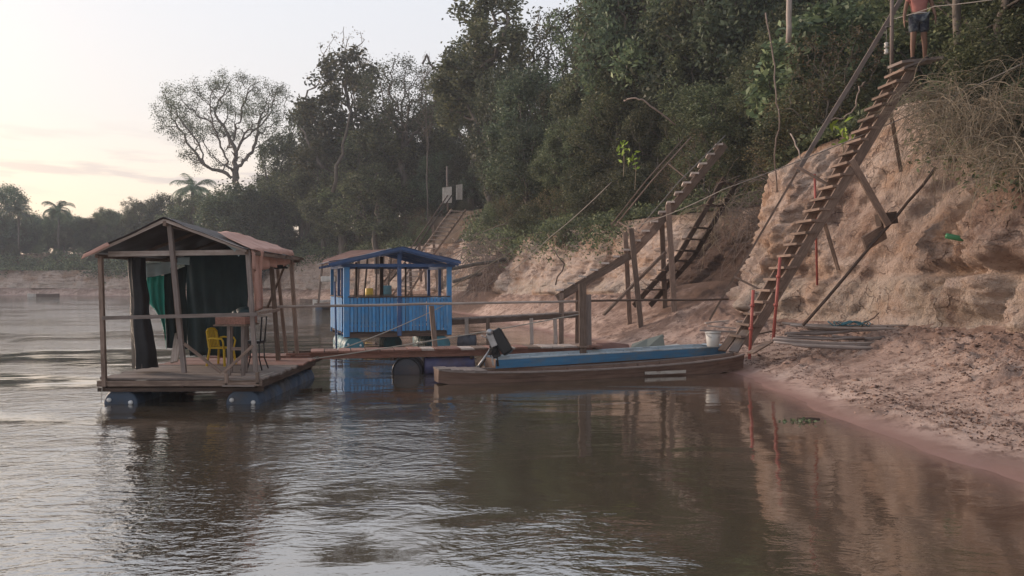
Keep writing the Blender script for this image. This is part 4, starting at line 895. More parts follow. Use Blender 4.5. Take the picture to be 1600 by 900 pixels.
# things standing in the hut
t = thing('plank_counter', 'reddish plank counter on grey legs inside the canvas hut', 'table', P(370, 580, 13.1))
MB().box(P(370, 500, 13.2), (.50, .62, .12)).build('counter_top', 'redwood', t)
MB().box(P(370, 507, 13.2) , (.56, .66, .025)).build('counter_board', 'wood', t)
for (px, d) in ((358, 12.95), (380, 12.95), (361, 13.45), (384, 13.45)): beam('leg', P(px, 506, d), (P(px, 0, d).x, d, DZ), .055, .055, 'greywood', t)
beam('stretcher', P(357, 545, 12.97), P(382, 545, 12.97), .03, .05, 'wood', t)
t = thing('plastic_stool', 'dark plastic stool with thin bent legs beside the counter in the canvas hut', 'stool', (P(398, 0, 13.9).x, 13.9, DZ))
c = t.location; MB().box(c + Vector((0, 0, .50)), (.30, .32, .05)).build('seat', 'black', t, bevel=.01)
for sx in (-1, 1):
    for sy in (-1, 1): pole('leg', [c + Vector((sx * .12, sy * .13, .48)), c + Vector((sx * .13, sy * .14, .2)), c + Vector((sx * .19, sy * .18, 0))], .012, 'black', t)
pole('backrest', [c + Vector((.14, -.12, .5)), c + Vector((.17, -.13, .95)), c + Vector((.17, .13, .95)), c + Vector((.14, .12, .5))], .015, 'black', t)
t = thing('clothes_pile', 'crumpled dark clothes and teal cloth lying on the counter in the canvas hut', 'clothes', P(384, 493, 13.2))
mb = MB(); mb.sphere((0, 0, .05), (.17, .16, .10), 14, 9); mb.sphere((-.12, .05, .04), (.12, .14, .07), 14, 9)
mb.v = [tuple(Vector(v) + Vector(noise.noise_vector(Vector(v) * 9)) * .05) for v in mb.v]; mb.build('cloth_heap', 'tarpteal', t, True, True)
t = thing('leaning_board', 'grey board leaning against the back sheets of the canvas hut', 'board', P(272, 566, 14.4))
beam('board', P(279, 520, 14.6), P(272, 566, 14.2), .14, .03, 'palewood', t, up=(0, 1, .3))
def plastic_chair(loc, rz):
    t = thing('plastic_chair', 'yellow plastic armchair standing in the canvas hut', 'chair', loc, rz)
    MB().box((0, 0, .42), (.42, .42, .03)).build('seat', 'yellow', t, local=True, bevel=.012)
    for sx in (-1, 1):
        for sy in (-1, 1): beam('leg', (sx * .19, sy * .19, .42), (sx * .24, sy * .24, 0), .055, .03, 'yellow', t, True)
        MB().tube([(sx * .22, -.20, .42), (sx * .26, -.21, .58), (sx * .26, -.17, .645), (sx * .26, .1, .66), (sx * .24, .2, .64)], .022, 8).build('armrest', 'yellow', t, True, True)
        beam('back_post', (sx * .20, .20, .42), (sx * .19, .27, .82), .05, .035, 'yellow', t, True)
    MB().tube([(-.20, .27, .80), (-.13, .28, .86), (0, .285, .875), (.13, .28, .86), (.20, .27, .80)], .026, 8).build('back_rim', 'yellow', t, True, True)
    for k in range(5): beam('back_slat', (-.12 + k * .06, .21, .44), (-.12 + k * .06, .275, .85), .03, .012, 'yellow', t, True)
    return t
plastic_chair((P(346, 0, 14.6).x, 14.6, DZ), R(78)).scale = (.78, .78, .80)
# ---------------------------------------------------------------- red gangway
GW = thing('gangway', 'long reddish plank gangway on drums from the canvas hut to the bank', 'gangway', (-1.5, 16.5, 0))
GZ = .54
x = -6.4; i = 0
def gy(x): return 16.4 + max(x + 4.8, 0) * .235
while x < 1.85:
    w = random.uniform(.26, .31)
    MB().box((x + w / 2, gy(x), GZ + random.uniform(-.006, .006) - (0 if x > -4.6 else .09)), (w - .014, .66 + random.uniform(-.03, .06), .038), (.23 if x > -4.8 else 0) + random.uniform(-.01, .02)).build('gangway_board', random.choice(['redwood', 'palewood', 'redwood', 'wood']) if x > -3.5 else 'redwood', GW); x += w; i += 1
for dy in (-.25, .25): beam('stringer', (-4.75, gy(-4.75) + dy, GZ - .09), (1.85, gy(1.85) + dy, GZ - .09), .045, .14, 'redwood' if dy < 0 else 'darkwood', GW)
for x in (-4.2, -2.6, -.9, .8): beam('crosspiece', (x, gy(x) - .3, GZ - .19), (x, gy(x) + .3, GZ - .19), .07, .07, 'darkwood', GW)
drumpart(GW, (-2.30, 16.75, .055), (-2.30, 17.6, .055), .33, 'drumdark')
d = MB().tube([Vector((-2.30, 16.74, .055)) + Vector((math.cos(q / 24 * 6.283), 0, math.sin(q / 24 * 6.283))) * .305 for q in range(25)], .018, 6, False).build('drum_rim', 'black', GW, True)
drumpart(GW, (-1.95, 17.0, .16), (-.85, 17.2, .16), .21, 'drumviolet')
drumpart(GW, (.2, 17.75, .1), (1.1, 17.95, .1), .27, 'drumdark')
beam('mooring_post', P(910, 443, 17.6), (P(911, 0, 17.6).x, 17.6, -.5), .16, .13, 'wood', GW)
beam('mooring_post', P(919, 460, 17.75), (P(919, 0, 17.75).x + .02, 17.75, -.5), .13, .12, 'greywood', GW)
beam('rail_post', P(674, 478, 17.6), P(681, 556, 17.3), .11, .05, 'wood', GW)
pole('handrail', wobble(P(404, 480, 15.6), P(700, 474.5, 17.6), 6, .006) + wobble(P(706, 474.5, 17.6), P(903, 471, 17.8), 5, .005), .028, 'palewood', GW)
tag(pole('rail_pole', wobble(P(922, 470, 17.9), P(1138, 467.5, 19.3), 5, .01), .026, 'darkwood'), 'dark horizontal pole running from the mooring posts towards the tall ladder', 'pole')
# ---------------------------------------------------------------- blue kiosk
KW, KD = 3.32, 3.0
KI = thing('floating_kiosk', 'bright blue slatted wooden kiosk with a low gabled roof, afloat on teal drums', 'floating kiosk', (-5.02, 23.0, 0), R(20))
def kb(name, p0, p1, w, h=None, mat='blue', **k): return beam(name, p0, p1, w, h or w, mat, KI, True, **k)
W0, W1, EZ, RZ = .53, 1.55, 2.50, 3.0
for (x, y, m, s, top) in ((.06, 0, 'blue', .17, 2.6), (1.66, 0, 'darkblue', .12, 2.98), (3.24, 0, 'blue', .14, 2.62), (0, .5, 'darkblue', .07, 2.55), (0, 1.3, 'darkblue', .08, 2.55), (0, KD, 'blue', .1, 2.6), (KW, 1.5, 'darkblue', .09, 2.55), (KW, KD, 'darkblue', .1, 2.6), (1.66, KD, 'darkwood', .12, 2.9), (.8, KD, 'darkwood', .06, 2.7), (2.5, KD, 'darkwood', .06, 2.7)):
    kb('post', (x, y, .38), (x, y, top), s, s * .8, m)
def slats(x0, y0, x1, y1, n, w, name='slat', dx=0, dy=0):
    for k in range(n):
        t = (k + .5) / n; x, y = x0 + (x1 - x0) * t, y0 + (y1 - y0) * t; j = random.uniform(-.012, .012)
        kb(name, (x + dx, y + dy, W0 + j), (x + dx, y + dy, W1 + j * .5), w, .018, 'blue', up=(dx * 8, dy * 8, 0) if (dx or dy) else (0, 1, 0))
slats(.16, 0, 1.59, 0, 13, .088, dy=-.05); slats(1.73, 0, 3.16, 0, 13, .088, dy=-.05)
slats(0, .12, 0, KD - .1, 20, .10, dx=-.05); slats(KW, .12, KW, KD - .1, 20, .10, dx=.04); slats(.15, KD, KW - .15, KD, 24, .10, dy=.05)
for z in (W0 + .10, W1 - .08): 
    kb('rail', (.1, 0, z), (KW - .05, 0, z), .04, .07, 'darkblue'); kb('rail', (0, .05, z), (0, KD, z), .04, .07, 'darkblue'); kb('rail', (KW, .05, z), (KW, KD, z), .04, .07, 'darkblue'); kb('rail', (0, KD, z), (KW, KD, z), .04, .07, 'darkblue')
kb('sill', (.1, 0, W1 + .03), (KW - .06, 0, W1 + .03), .16, .035, 'darkwood'); kb('sill', (0, .1, W1 + .03), (0, KD, W1 + .03), .14, .03, 'darkwood'); kb('sill', (.1, KD, W1 + .03), (KW - .06, KD, W1 + .03), .14, .03, 'wood')
MB().box((1.7, 2.35, 1.5), (1.9, .55, .05)).build('counter', 'darkwood', KI, local=True)
kb('fascia', (-.1, -.06, EZ + .02), (KW + .1, -.06, EZ + .05), .04, .10, 'darkblue')
kb('fascia', (0, KD + .04, EZ + .02), (KW, KD + .04, EZ + .04), .04, .10, 'darkblue')
kb('side_beam', (0, 0, EZ), (0, KD, EZ), .08, .1, 'darkblue'); kb('side_beam', (KW, 0, EZ), (KW, KD, EZ), .08, .1, 'darkblue'); kb('ridge_beam', (1.66, -.3, RZ - .04), (1.66, KD + .2, RZ - .04), .06, .1, 'darkblue')
for y in (-.3, .8, 1.7, 2.6, KD + .15):
    kb('rafter', (1.66, y, RZ - .0), (-.42, y, EZ + .0), .045, .07, 'darkblue'); kb('rafter', (1.66, y, RZ - .0), (KW + .14, y, EZ + .06), .045, .07, 'darkblue')
for a, b in (((1.66, -.34, RZ + .05), (-.50, -.34, EZ + .04)), ((1.66, -.34, RZ + .05), (KW + .20, -.34, EZ + .13))):
    kb('barge_board', a, b, .03, .085, 'darkblue')
for e, s in ((-.50, 21), (KW + .20, 22)):
    ez = EZ + (.04 if e < 0 else .13)
    rows = [[Vector((1.66 + (e - 1.66) * j / 14, -.38 + (KD + .7) * i / 20, RZ + .10 + (ez - RZ - .02) * j / 14 - .02 * math.sin(3.14 * j / 14))) for j in range(15)] for i in range(21)]
    MB().grid(cloth(rows, .025, 3, s)).build('roof_sheet', surf('blue_grey_roof_sheet', (.05, .075, .13), (.12, .15, .21), 3, .5, .4, .01, coord='o', rnd=0) if e < 0 else 'darkblue', KI, True, True, thick=.008)
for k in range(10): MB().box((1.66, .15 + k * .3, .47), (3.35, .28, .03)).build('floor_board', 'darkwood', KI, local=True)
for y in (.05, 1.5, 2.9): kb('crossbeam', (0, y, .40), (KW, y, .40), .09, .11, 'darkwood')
for x in (.3, 1.66, 3.0):
    for k in range(3):
        if x == 1.66 and k != 1: continue
        drumpart(KI, (x, .03 + k * .95, .06), (x, .93 + k * .95, .06), .30, 'drumteal', k == 0 and x < 1, True)
pole('mooring_stake', [P(523, 440, 23.6), P(526, 556, 23.6)], .03, 'darkblue', None); bpy.data.objects['mooring_stake']
tag(bpy.data.objects['mooring_stake'], 'thin dark blue stake in the water at the left corner of the blue kiosk', 'stake')
# blue gangway from the kiosk to the middle stairs
BG = thing('gangway', 'dark plank jetty on short pale piles from the blue kiosk to the middle stairs', 'gangway', (P(800, 0, 25).x, 25, 0))
a, b = P(703, 499, 24.6), P(905, 487.5, 26.3); n = 16
for k in range(n):
    t0 = (k + .04) / n; t1 = (k + .96) / n; beam('jetty_board', a.lerp(b, t0) + Vector((0, .1, 0)), a.lerp(b, t1) + Vector((0, .1, 0)), .62, .04, 'greywood', BG)
for dy in (-.2, .38): beam('stringer', a + Vector((0, dy, -.10)), b + Vector((0, dy, -.10)), .06, .15, 'darkwood', BG)
for px, d in ((729, 24.6), (762, 24.9), (830, 25.5), (867, 25.8)):
    for dy in (-.12, .4): beam('pile', P(px, 497, d + dy), (P(px, 0, d).x + .03, d + dy, -.3), .12, .12, 'palewood' if dy < 0 and px != 762 else 'wood', BG)
drumpart(BG, (P(716, 0, 24.7).x, 24.4, .1), (P(745, 0, 24.7).x, 24.4, .1), .25, 'drumdark')
# ---------------------------------------------------------------- stairs
def stairs(name, label, pts, width, ntr, mat, tmat, wdir=(0, 1, 0), sw=.05, sh=.26, tread=(.26, .04), over=(.12, .06), skip=(), grp=None, lift=0):
    """pts: near stringer line from bottom to top (world points); treads are level boards across both stringers"""
    pts = [Vector(p) for p in pts]; wv = Vector(wdir).normalized() * width; t = thing(name, label, 'stairs', pts[0], group=grp)
    for k in range(2):
        for i in range(len(pts) - 1):
            beam('stringer', pts[i] + wv * k, pts[i + 1] + wv * k, sw, sh, mat, t)
    L = [0]
    for i in range(len(pts) - 1): L.append(L[-1] + (pts[i + 1] - pts[i]).length)
    for k in range(ntr):
        if k in skip: continue
        s = L[-1] * (k + .4) / ntr; i = max(j for j in range(len(pts) - 1) if L[j] <= s); p = pts[i].lerp(pts[i + 1], (s - L[i]) / (L[i + 1] - L[i]))
        d = pts[-1] - pts[0]; d.z = 0; d.normalize(); ww = wv.normalized(); j = random.uniform(-.03, .03)
        up = Vector((random.uniform(-.08, .08), 0, 1)); off = Vector((0, 0, sh * .42 + lift)) - d * .05
        beam('tread', p + off - ww * (over[1] + j), p + off + wv + ww * (over[0] + j), tread[0] * random.uniform(.9, 1.1), tread[1], tmat, t, up=up)
    return t
MAIN0, MAIN1 = P(1166, 540, 17.6), P(1428, 104, 17.6)
ML = stairs('tall_ladder_stairs', 'tallest stairs, steep, of grey wood with thick plank treads, leading up to the person', [MAIN0, MAIN1], .62, 24, 'wood', 'wood', (-.12, 1, 0), .055, .21, (.30, .055), (.03, .05))
d = MAIN1 - MAIN0
beam('brace', P(1330, 250, 17.55), P(1388, 352, 17.7), .15, .06, 'wood', ML, up=(0, 1, 0))
beam('brace', P(1289, 350, 17.7), P(1310, 422, 18.0), .07, .05, 'wood', ML); beam('brace', P(1392, 178, 18.2), P(1408, 268, 18.6), .07, .06, 'darkwood', ML)
beam('brace', P(1241, 258, 18.3), P(1300, 292, 18.2), .06, .06, 'wood', ML); beam('brace', P(1147, 432, 18.4), P(1192, 455, 18.2), .06, .05, 'wood', ML)
beam('landing_board', P(1398, 101, 17.9), P(1462, 94, 18.1), .5, .06, 'greywood', ML); beam('landing_board', P(1408, 108, 17.6), P(1440, 96, 17.6), .3, .05, 'greywood', ML)
tag(beam('wood_block', P(1372, 344, 17.9), P(1398, 340, 17.9), .26, .28, 'darkwood', None), 'dark wooden block wedged under the brace of the tall ladder', 'wood block')
tag(beam('grey_board', P(1350, 381, 17.6), P(1382, 362, 17.9), .05, .34, 'wood', None), 'wide dirty board stuck against the cliff below the wooden block', 'board')
tag(pole('leaning_rail', wobble(P(1255, 508, 17.0), P(1395, 345, 17.8), 4, .02) + wobble(P(1396, 344, 17.8), P(1462, 262, 17.6), 3, .02), .035, 'darkwood'), 'dark slanting pole lying against the cliff right of the tall ladder', 'pole')
tag(beam('leaning_pole', P(1108, 500, 20.0), P(1252, 258, 19.4), .10, .05, 'wood', None, nseg=4, wob=.01), 'lower length of the long leaning pole left of the tall ladder', 'pole')
tag(beam('leaning_pole', P(1246, 268, 19.3), P(1412, -8, 18.9), .11, .10, 'greywood', None, nseg=4, wob=.01), 'upper length of the long leaning pole, crossing the forest left of the person', 'pole')
# middle stairs with pale tread edges
S2 = stairs('middle_stairs', 'middle stairs of brown planks with pale tread edges, rising from the jetty on tall posts', [P(870, 466, 26), P(985, 398, 26.2), P(1022, 358, 26.3), P(1133, 226, 26.8)], .8, 18, 'wood', 'treadpale', (.16, 1, 0), .06, .25, (.26, .06), (.0, .12), lift=.085)
for (a, b, w) in (((986, 357, 26.0), (1002, 492, 26.0), .17), ((977, 363, 26.9), (984, 475, 27.1), .16), ((1044, 320, 26.2), (1054, 462, 26.2), .18), ((1034, 345, 27.1), (1039, 460, 27.3), .17), ((877, 458, 25.9), (877, 520, 25.8), .16), ((903, 452, 26.9), (902, 500, 26.9), .16)):
    q = P(*b); q.z = min(q.z, gz(q.x, q.y) - .1) if q.z > gz(q.x, q.y) - .1 else q.z; beam('support_post', P(*a), q, w, w * .6, 'wood', S2)
pole('handrail', [P(955, 352, 27.6), P(1010, 282, 27.8), P(1068, 217, 28)], .028, 'wood', S2); pole('handrail', [P(962, 352, 26.6), P(1018, 283, 26.9), P(1080, 214, 27.2)], .025, 'wood', S2)
pole('rail_wire', [P(998, 358, 26), P(1060, 285, 26.2), P(1134, 211, 26.7)], .018, 'wire', S2)
beam('rail_strut', P(1043, 255, 27.4), P(1072, 278, 26.8), .05, .04, 'wood', S2); beam('rail_strut', P(965, 346, 27.5), P(998, 364, 26.2), .05, .05, 'wood', S2)
# old broken stairs behind it
S3 = stairs('old_stairs', 'old broken dark stairs with missing treads, behind the posts of the middle stairs', [P(990, 478, 26.5), P(1060, 400, 27.2), P(1132, 278, 27.8)], .85, 12, 'darkwood', 'darkwood', (.75, .6, 0), .05, .18, (.32, .05), (.05, .02), (8, 10))
beam('diagonal_plank', P(943, 492, 25.8), P(1040, 394, 26.6), .13, .08, 'wood', S3)
# far stairs with gate above the kiosk
S4 = stairs('far_stairs', 'distant ladder stairs behind the blue kiosk, climbing through the bushes to a white gate', [P(609, 468, 64), P(655, 397, 66), P(706, 327, 69)], 1.3, 20, 'wood', 'palewood', (.8, .3, 0), .09, .16, (.22, .07), (.02, .02))
for q in (0, 1): pole('handrail', [P(600 + q * 9, 440, 64), P(644 + q * 8, 385, 66), P(700 + q * 6, 305, 69)], .06, 'darkwood', S4)
for px, a, b, D in ((640, 392, 470, 66), (655, 380, 440, 66.5), (676, 352, 395, 67.5), (688, 395, 460, 62), (681, 400, 455, 62), (664, 400, 455, 63)): beam('support_post', P(px, a, D), P(px + 3, b, D), .22, .2, 'wood', S4)
GT = thing('white_gate', 'pair of small whitish slatted gate panels at the top of the far stairs', 'gate', P(706, 318, 69.5))
for (x0, x1, y0, y1) in ((691, 706, 293, 317), (713, 722, 289, 312)):
    mb = MB(); n = 5
    for k in range(n):
        x = x0 + (x1 - x0) * (k + .5) / n; mb.beam(P(x, y0 - k * .3, 69.5), P(x, y1, 69.5), .15, .05)
    mb.build('slat_panel', 'foam', GT)
    for z in (y0 + 4, y1 - 4): beam('gate_rail', P(x0, z, 69.55), P(x1, z - 1, 69.55), .05, .12, 'foam', GT)
pole('gate_pole', [P(700, 330, 69.6), P(698.5, 260, 69.6)], .09, 'greywood', GT)
# floating shed with the rusty roof
SH = thing('floating_shed', 'distant open shed with a rusty sheet roof on thin posts behind the blue kiosk', 'shed', (-12.2, 60, 0))
MB().grid([[P(503, 413, 58), P(530, 409, 58), P(560, 404, 58), P(600, 398, 58)], [P(505, 407, 60), P(530, 403, 60), P(560, 397, 60), P(602, 391, 60)], [P(548, 392, 64), P(566, 391, 64), P(580, 391, 64), P(604, 390, 64)]]).build('roof', 'rust', SH, thick=.06)
for (px, t_, D) in ((504, 412, 58.2), (546, 402, 63), (562, 398, 63), (575, 396, 63), (589, 395, 63), (600, 398, 58.5), (612, 396, 62), (560, 405, 58.4)): beam('post', P(px, t_, D), P(px + random.uniform(-9, 2), 474, D), .13, .13, 'darkwood' if px % 2 else 'wood', SH)
MB().box((-12.2, 60.5, .35), (5.5, 5, .2)).build('deck', 'wood', SH)
for k in range(4): drumpart(SH, (-14.6 + k * 1.6, 58, .05), (-14.6 + k * 1.6, 62, .05), .3, 'drumblue')
def barrel(name, px, py, D, r, h, mat, lb, cat):
    p = P(px, py, D); o = MB().tube([(0, 0, 0), (0, 0, h * .05), (0, 0, h * .5), (0, 0, h * .95), (0, 0, h)], [r * .92, r, r * 1.02, r, r * .9], 14).build(name, mat, None, True); o.location = p; return tag(o, lb, cat)
MB_w = MB().box((0, 0, 0), (1.1, .8, .42)).build('water_tank', 'foam', None, bevel=.08); MB_w.location = P(514, 436, 58.4); tag(MB_w, 'pale box-shaped tank hung at the left end of the rusty-roofed shed', 'tank')
barrel('jerrycan', 577, 470, 61, .32, 1.0, 'yellow', 'small yellow can seen through the window of the blue kiosk', 'can')
barrel('barrel', 603, 470, 60, .45, 1.2, 'drumteal', 'grey-blue barrel seen through the window of the blue kiosk', 'barrel')
def rowboat(px, py, D, L, rz, mat, lb, w=.8, hh=.4):
    t = thing('moored_boat', lb, 'boat', (P(px, py, D).x, D, 0), rz); rows = []
    for i in range(13):
        u = i / 12; k = math.sin(math.pi * min(max(u * .9 + .07, 0), 1)) ** .5; x = (u - .5) * L; z1 = hh * (1 + .5 * abs(u - .5))
        rows.append([(x, -w / 2 * k, z1), (x, -w / 2 * k * .75, -.1), (x, w / 2 * k * .75, -.1), (x, w / 2 * k, z1)])
    MB().grid(rows).build('hull', mat, t, False, True, thick=.05)
    for u in (-.25, .15): MB().box((u * L, 0, hh * .8), (.3, w * .9, .04)).build('thwart', 'greywood', t, local=True)
    return t
rowboat(503, 470, 74, 1.7, .3, 'foam', 'pale boat moored beyond the canvas hut, nearer of two by the far beach', .9, .32)
rowboat(484, 468, 80, 2.0, .1, 'wood', 'weathered boat moored just left of the pale one by the far beach', .9, .3)
rowboat(75, 459, 112, 3.2, .0, 'darkwood', 'dark boat moored by the far bank at the left', .9, .35)
rowboat(53, 460, 113, 1.6, .2, 'foam', 'small whitish boat beside the dark one on the far bank at the left', .9, .35)
# ---------------------------------------------------------------- boats
def hull_boat(name, label, A, B, nb, wid, ht, mats, stern_deck=0, flare=.85, bow_len=.22, bow_rise=.12, keel=-.06, rim=.03, wall=.035, inner=None, taper=.12, sheer=0):
    """flat-bottomed plank boat; A,B are the near gunwale ends, the hull extends away from the camera"""
    A = Vector(A); B = Vector(B); d = (B - A); d.z = 0; L = d.length; d.normalize(); nrm = Vector((-d.y, d.x, 0)); 
    t = thing(name, label, 'boat', ((A + B) / 2 + nrm * wid / 2) * 1.0, math.atan2(d.y, d.x)); t.location.z = 0
    def sec(u):
        k = 1 - .45 * max(0, (u - (1 - bow_len)) / bow_len) ** 2 - taper * max(0, (.2 - u) / .2) ** 1.5
        top = A.z + (B.z - A.z) * u - sheer * max(math.sin(math.pi * u), 0) ** .6; bot = keel + (.0 if u < 1 - bow_len else bow_rise * ((u - 1 + bow_len) / bow_len) ** 1.5) + (.10 * max(0, (.1 - u) / .1) ** 1.5)
        return (u - .5) * L, wid / 2 * k, top, bot
    rows = []; n = 30
    def ring(u, e=0, lift=0):
        x, w, top, bot = sec(u); w -= e; b = bot + lift
        return [(x, -w, top), (x, -w * (flare + .05), (top + b) / 2), (x, -w * flare, b), (x, 0, b - .01 + lift * .0), (x, w * flare, b), (x, w * (flare + .05), (top + b) / 2), (x, w, top)]
    outer = [ring(i / n) for i in range(n + 1)]
    mb = MB().grid(outer)
    for u, s in ((0, 1), (1, -1)):      # transom and bow boards
        r = ring(u); x = r[0][0]; mb.add([*r, *[(x + s * .03, y, z) for (_, y, z) in r]], [tuple(range(7)), tuple(range(13, 6, -1)), (0, 7, 13, 6)])
    mb.build('hull', mats[0], t, False, True)
    MB().grid([ring(i / n, wall, .03) for i in range(n + 1)]).build('inner_lining', inner or mats[1], t, False, True)
    for s in (-1, 1):
        mb = MB()
        for i in range(n):
            a = sec(i / n); b = sec((i + 1) / n); mb.beam((a[0], s * (a[1] - .01), a[2] + .006), (b[0], s * (b[1] - .01), b[2] + .006), .055, rim)
        mb.build('gunwale', mats[2], t, local=True)
    for u in (.3, .5, .7, .88):
        x, w, top, bot = sec(u); MB().box((x, 0, top - .07), (.2, 2 * w - .06, .03)).build('thwart', mats[1], t, local=True)
    for u in np.arange(.1, .95, .08):
        x, w, top, bot = sec(u)
        for s in (-1, 1): beam('rib', (x, s * (w - .055), top - .02), (x, s * (w * flare - .04), bot + .03), .04, .03, mats[1], t, True, up=(0, 1, 0))
    for k in range(stern_deck):
        x, w, top, bot = sec(.012 + k * .034); MB().box((x + .03, 0, top + .025), (.24, 2 * w + .03, .03), random.uniform(-.01, .01)).build('deck_plank', 'greywood', t, local=True)
    return t, sec, d, nrm, L
CA = P(689, 580, 14.9); CB = P(1171, 555, 17.2)
canoe, sec, cd, cn, cl = hull_boat('wooden_canoe', 'long brown unpainted wooden canoe in front of the blue boat, its bow on the sand', CA, CB, 30, .80, .4, ('canoe', 'canoe', 'greywood'), 4, .80, .22, .14, taper=.45, sheer=.14)
q = .5 * (P(1000, 588, 16.55) + P(1073, 583, 17.0)); 
x, w, top, bot = sec(.70)
MB().box((x, -w * .93 - .012, .075), (1.0, .02, .065), -.004).build('white_patch', 'patch', canoe, local=True)
BA = P(776, 562, 15.95); BB = P(1141, 541, 18.45)
bb, bsec, bd, bn, bl = hull_boat('motor_boat', 'narrow blue-painted wooden boat with an outboard motor behind the brown canoe', BA, BB, 30, .72, .5, ('canoe', 'boatpale', 'boatpale'), 0, .86, .15, .12)
for s in (-1, 1):
    MB().grid([[(bsec(i / 30)[0], s * (bsec(i / 30)[1] * k + .008), bsec(i / 30)[2] - dz) for k, dz in ((1, -.005), (.985, .09), (.965, .19))] for i in range(31)]).build('painted_band', 'boatblue', bb, False, True, thick=.006)
x, w, top, bot = bsec(.97); MB().box((x, 0, top + .02), (.34, 2 * w, .03)).build('bow_deck', 'boatpale', bb, local=True)
# long-tail outboard motor tilted up at the stern
MS = 1.0
m = thing('outboard_motor', 'black outboard motor with a pale shaft, tilted up on the stern of the blue boat', 'outboard motor', P(772, 560, 16.1))
c0 = P(773, 517, 16.1); c1 = P(795, 552, 16.0)
MB().beam(c0, c1, .34, .27, up=(.7, 0, .5), nseg=4, taper=.85).build('cowling', 'black', m, bevel=.04)
MB().beam(P(764, 520, 16.0), P(773, 541, 16.0), .22, .14, up=(.7, 0, .5)).build('engine_block', 'metal', m, bevel=.015)
pole('flywheel', [P(765, 519, 15.88), P(765, 519, 16.12)], .07, 'metal', m, n=14)
MB().beam(P(770, 538, 16.05), P(777, 558, 16.05), .16, .16, nseg=2).build('clamp_bracket', 'black', m, bevel=.01)
beam('clamp_screw', P(768, 556, 16.0), P(771, 571, 16.0), .04, .04, 'metal', m); beam('clamp_screw', P(776, 556, 16.0), P(778, 572, 16.0), .05, .04, 'black', m)
pole('drive_shaft', [P(768, 543, 16.05), P(757, 559, 15.95), P(744, 577, 15.85)], .024, 'metal', m)
pole('shaft_guard', [P(758, 560, 15.98), P(746, 579, 15.88)], .035, 'darkwood', m)
pole('tiller_handle', [P(772, 532, 16.0), P(758, 527, 15.9), P(752, 524, 15.8)], .012, 'metal', m)
mb = MB()
for k in range(3):
    a = k * 2.09; e = P(743, 578, 15.85); mb.beam(e, e + Vector((math.cos(a) * .02, math.sin(a) * .08, math.cos(a) * .09)), .06, .012, up=(1, 0, .4))
mb.build('propeller', 'metal', m)
for k in range(5):
    a = P(764 + k * 3, 545 - k, 15.94); pole('hose', wobble(a, a + Vector((.03, 0, -.16)), 3, .03), .009, 'black', m, n=5)
# ---------------------------------------------------------------- things on the shore
def ground(px, D, dz=0):
    x = (px - 800) / F * D; return Vector((x, D, max(gz(x, D), 0) + dz))
def bucket():
    D = 17.9; p = P(1114, 541, D); t = thing('bucket', 'white plastic bucket standing at the bow of the blue boat', 'bucket', (p.x, p.y, p.z))
    MB().tube([(0, 0, 0), (0, 0, .02), (0, 0, .33), (0, 0, .335), (0, 0, .04)], [.135, .14, .175, .16, .13], 22, False).build('shell', 'white', t, True, True)
    MB().tube([Vector((math.cos(q / 24 * 6.283), math.sin(q / 24 * 6.283), 0)) * .178 + Vector((0, 0, .325)) for q in range(25)], .011, 6, False).build('rim', 'white', t, True, True)
    MB().tube([(0, 0, .0), (0, 0, .01)], [.135, .135], 20).build('base', 'white', t, True, True)
    MB().tube([Vector((math.cos(q / 16 * 3.14) * .178, -.05 - .1 * math.sin(q / 16 * 3.14), .32 - .12 * math.sin(q / 16 * 3.14))) for q in range(17)], .005, 5, False).build('handle', 'metal', t, True, True)
bucket()
def foam_box():
    D = 20.6; p = ground(1050, D); t = thing('foam_box', 'dirty white foam box lying on the mud left of the bucket', 'box', p, R(12))
    MB().box((0, 0, .13), (.52, .36, .25)).build('box_body', 'foam', t, local=True, bevel=.015)
    MB().box((0, 0, .285), (.56, .40, .05)).build('lid', 'foam', t, local=True, bevel=.012); t.rotation_euler = (R(5), R(-6), R(15))
foam_box()
tag(MB().grid([[P(985, 545, 18.4), P(1010, 545, 18.5), P(1039, 544, 18.8)], [P(988, 538, 18.9), P(1012, 530, 19.0), P(1036, 523, 19.1)], [P(992, 539, 19.4), P(1014, 532, 19.5), P(1038, 526, 19.6)]]).build('grey_sheet', 'concrete', None, False, thick=.03), 'dark grey-green sheet propped up on the shore behind the blue boat', 'sheet')
tag(MB().grid([[P(925, 545, 18.0), P(950, 547, 18.2), P(984, 546, 18.6)], [P(932, 537, 18.6), P(955, 536, 18.8), P(982, 539, 19.0)]]).build('brown_sheet', 'rust', None, False, thick=.03), 'thin reddish sheet lying in the shallow water beside the mooring posts', 'sheet')
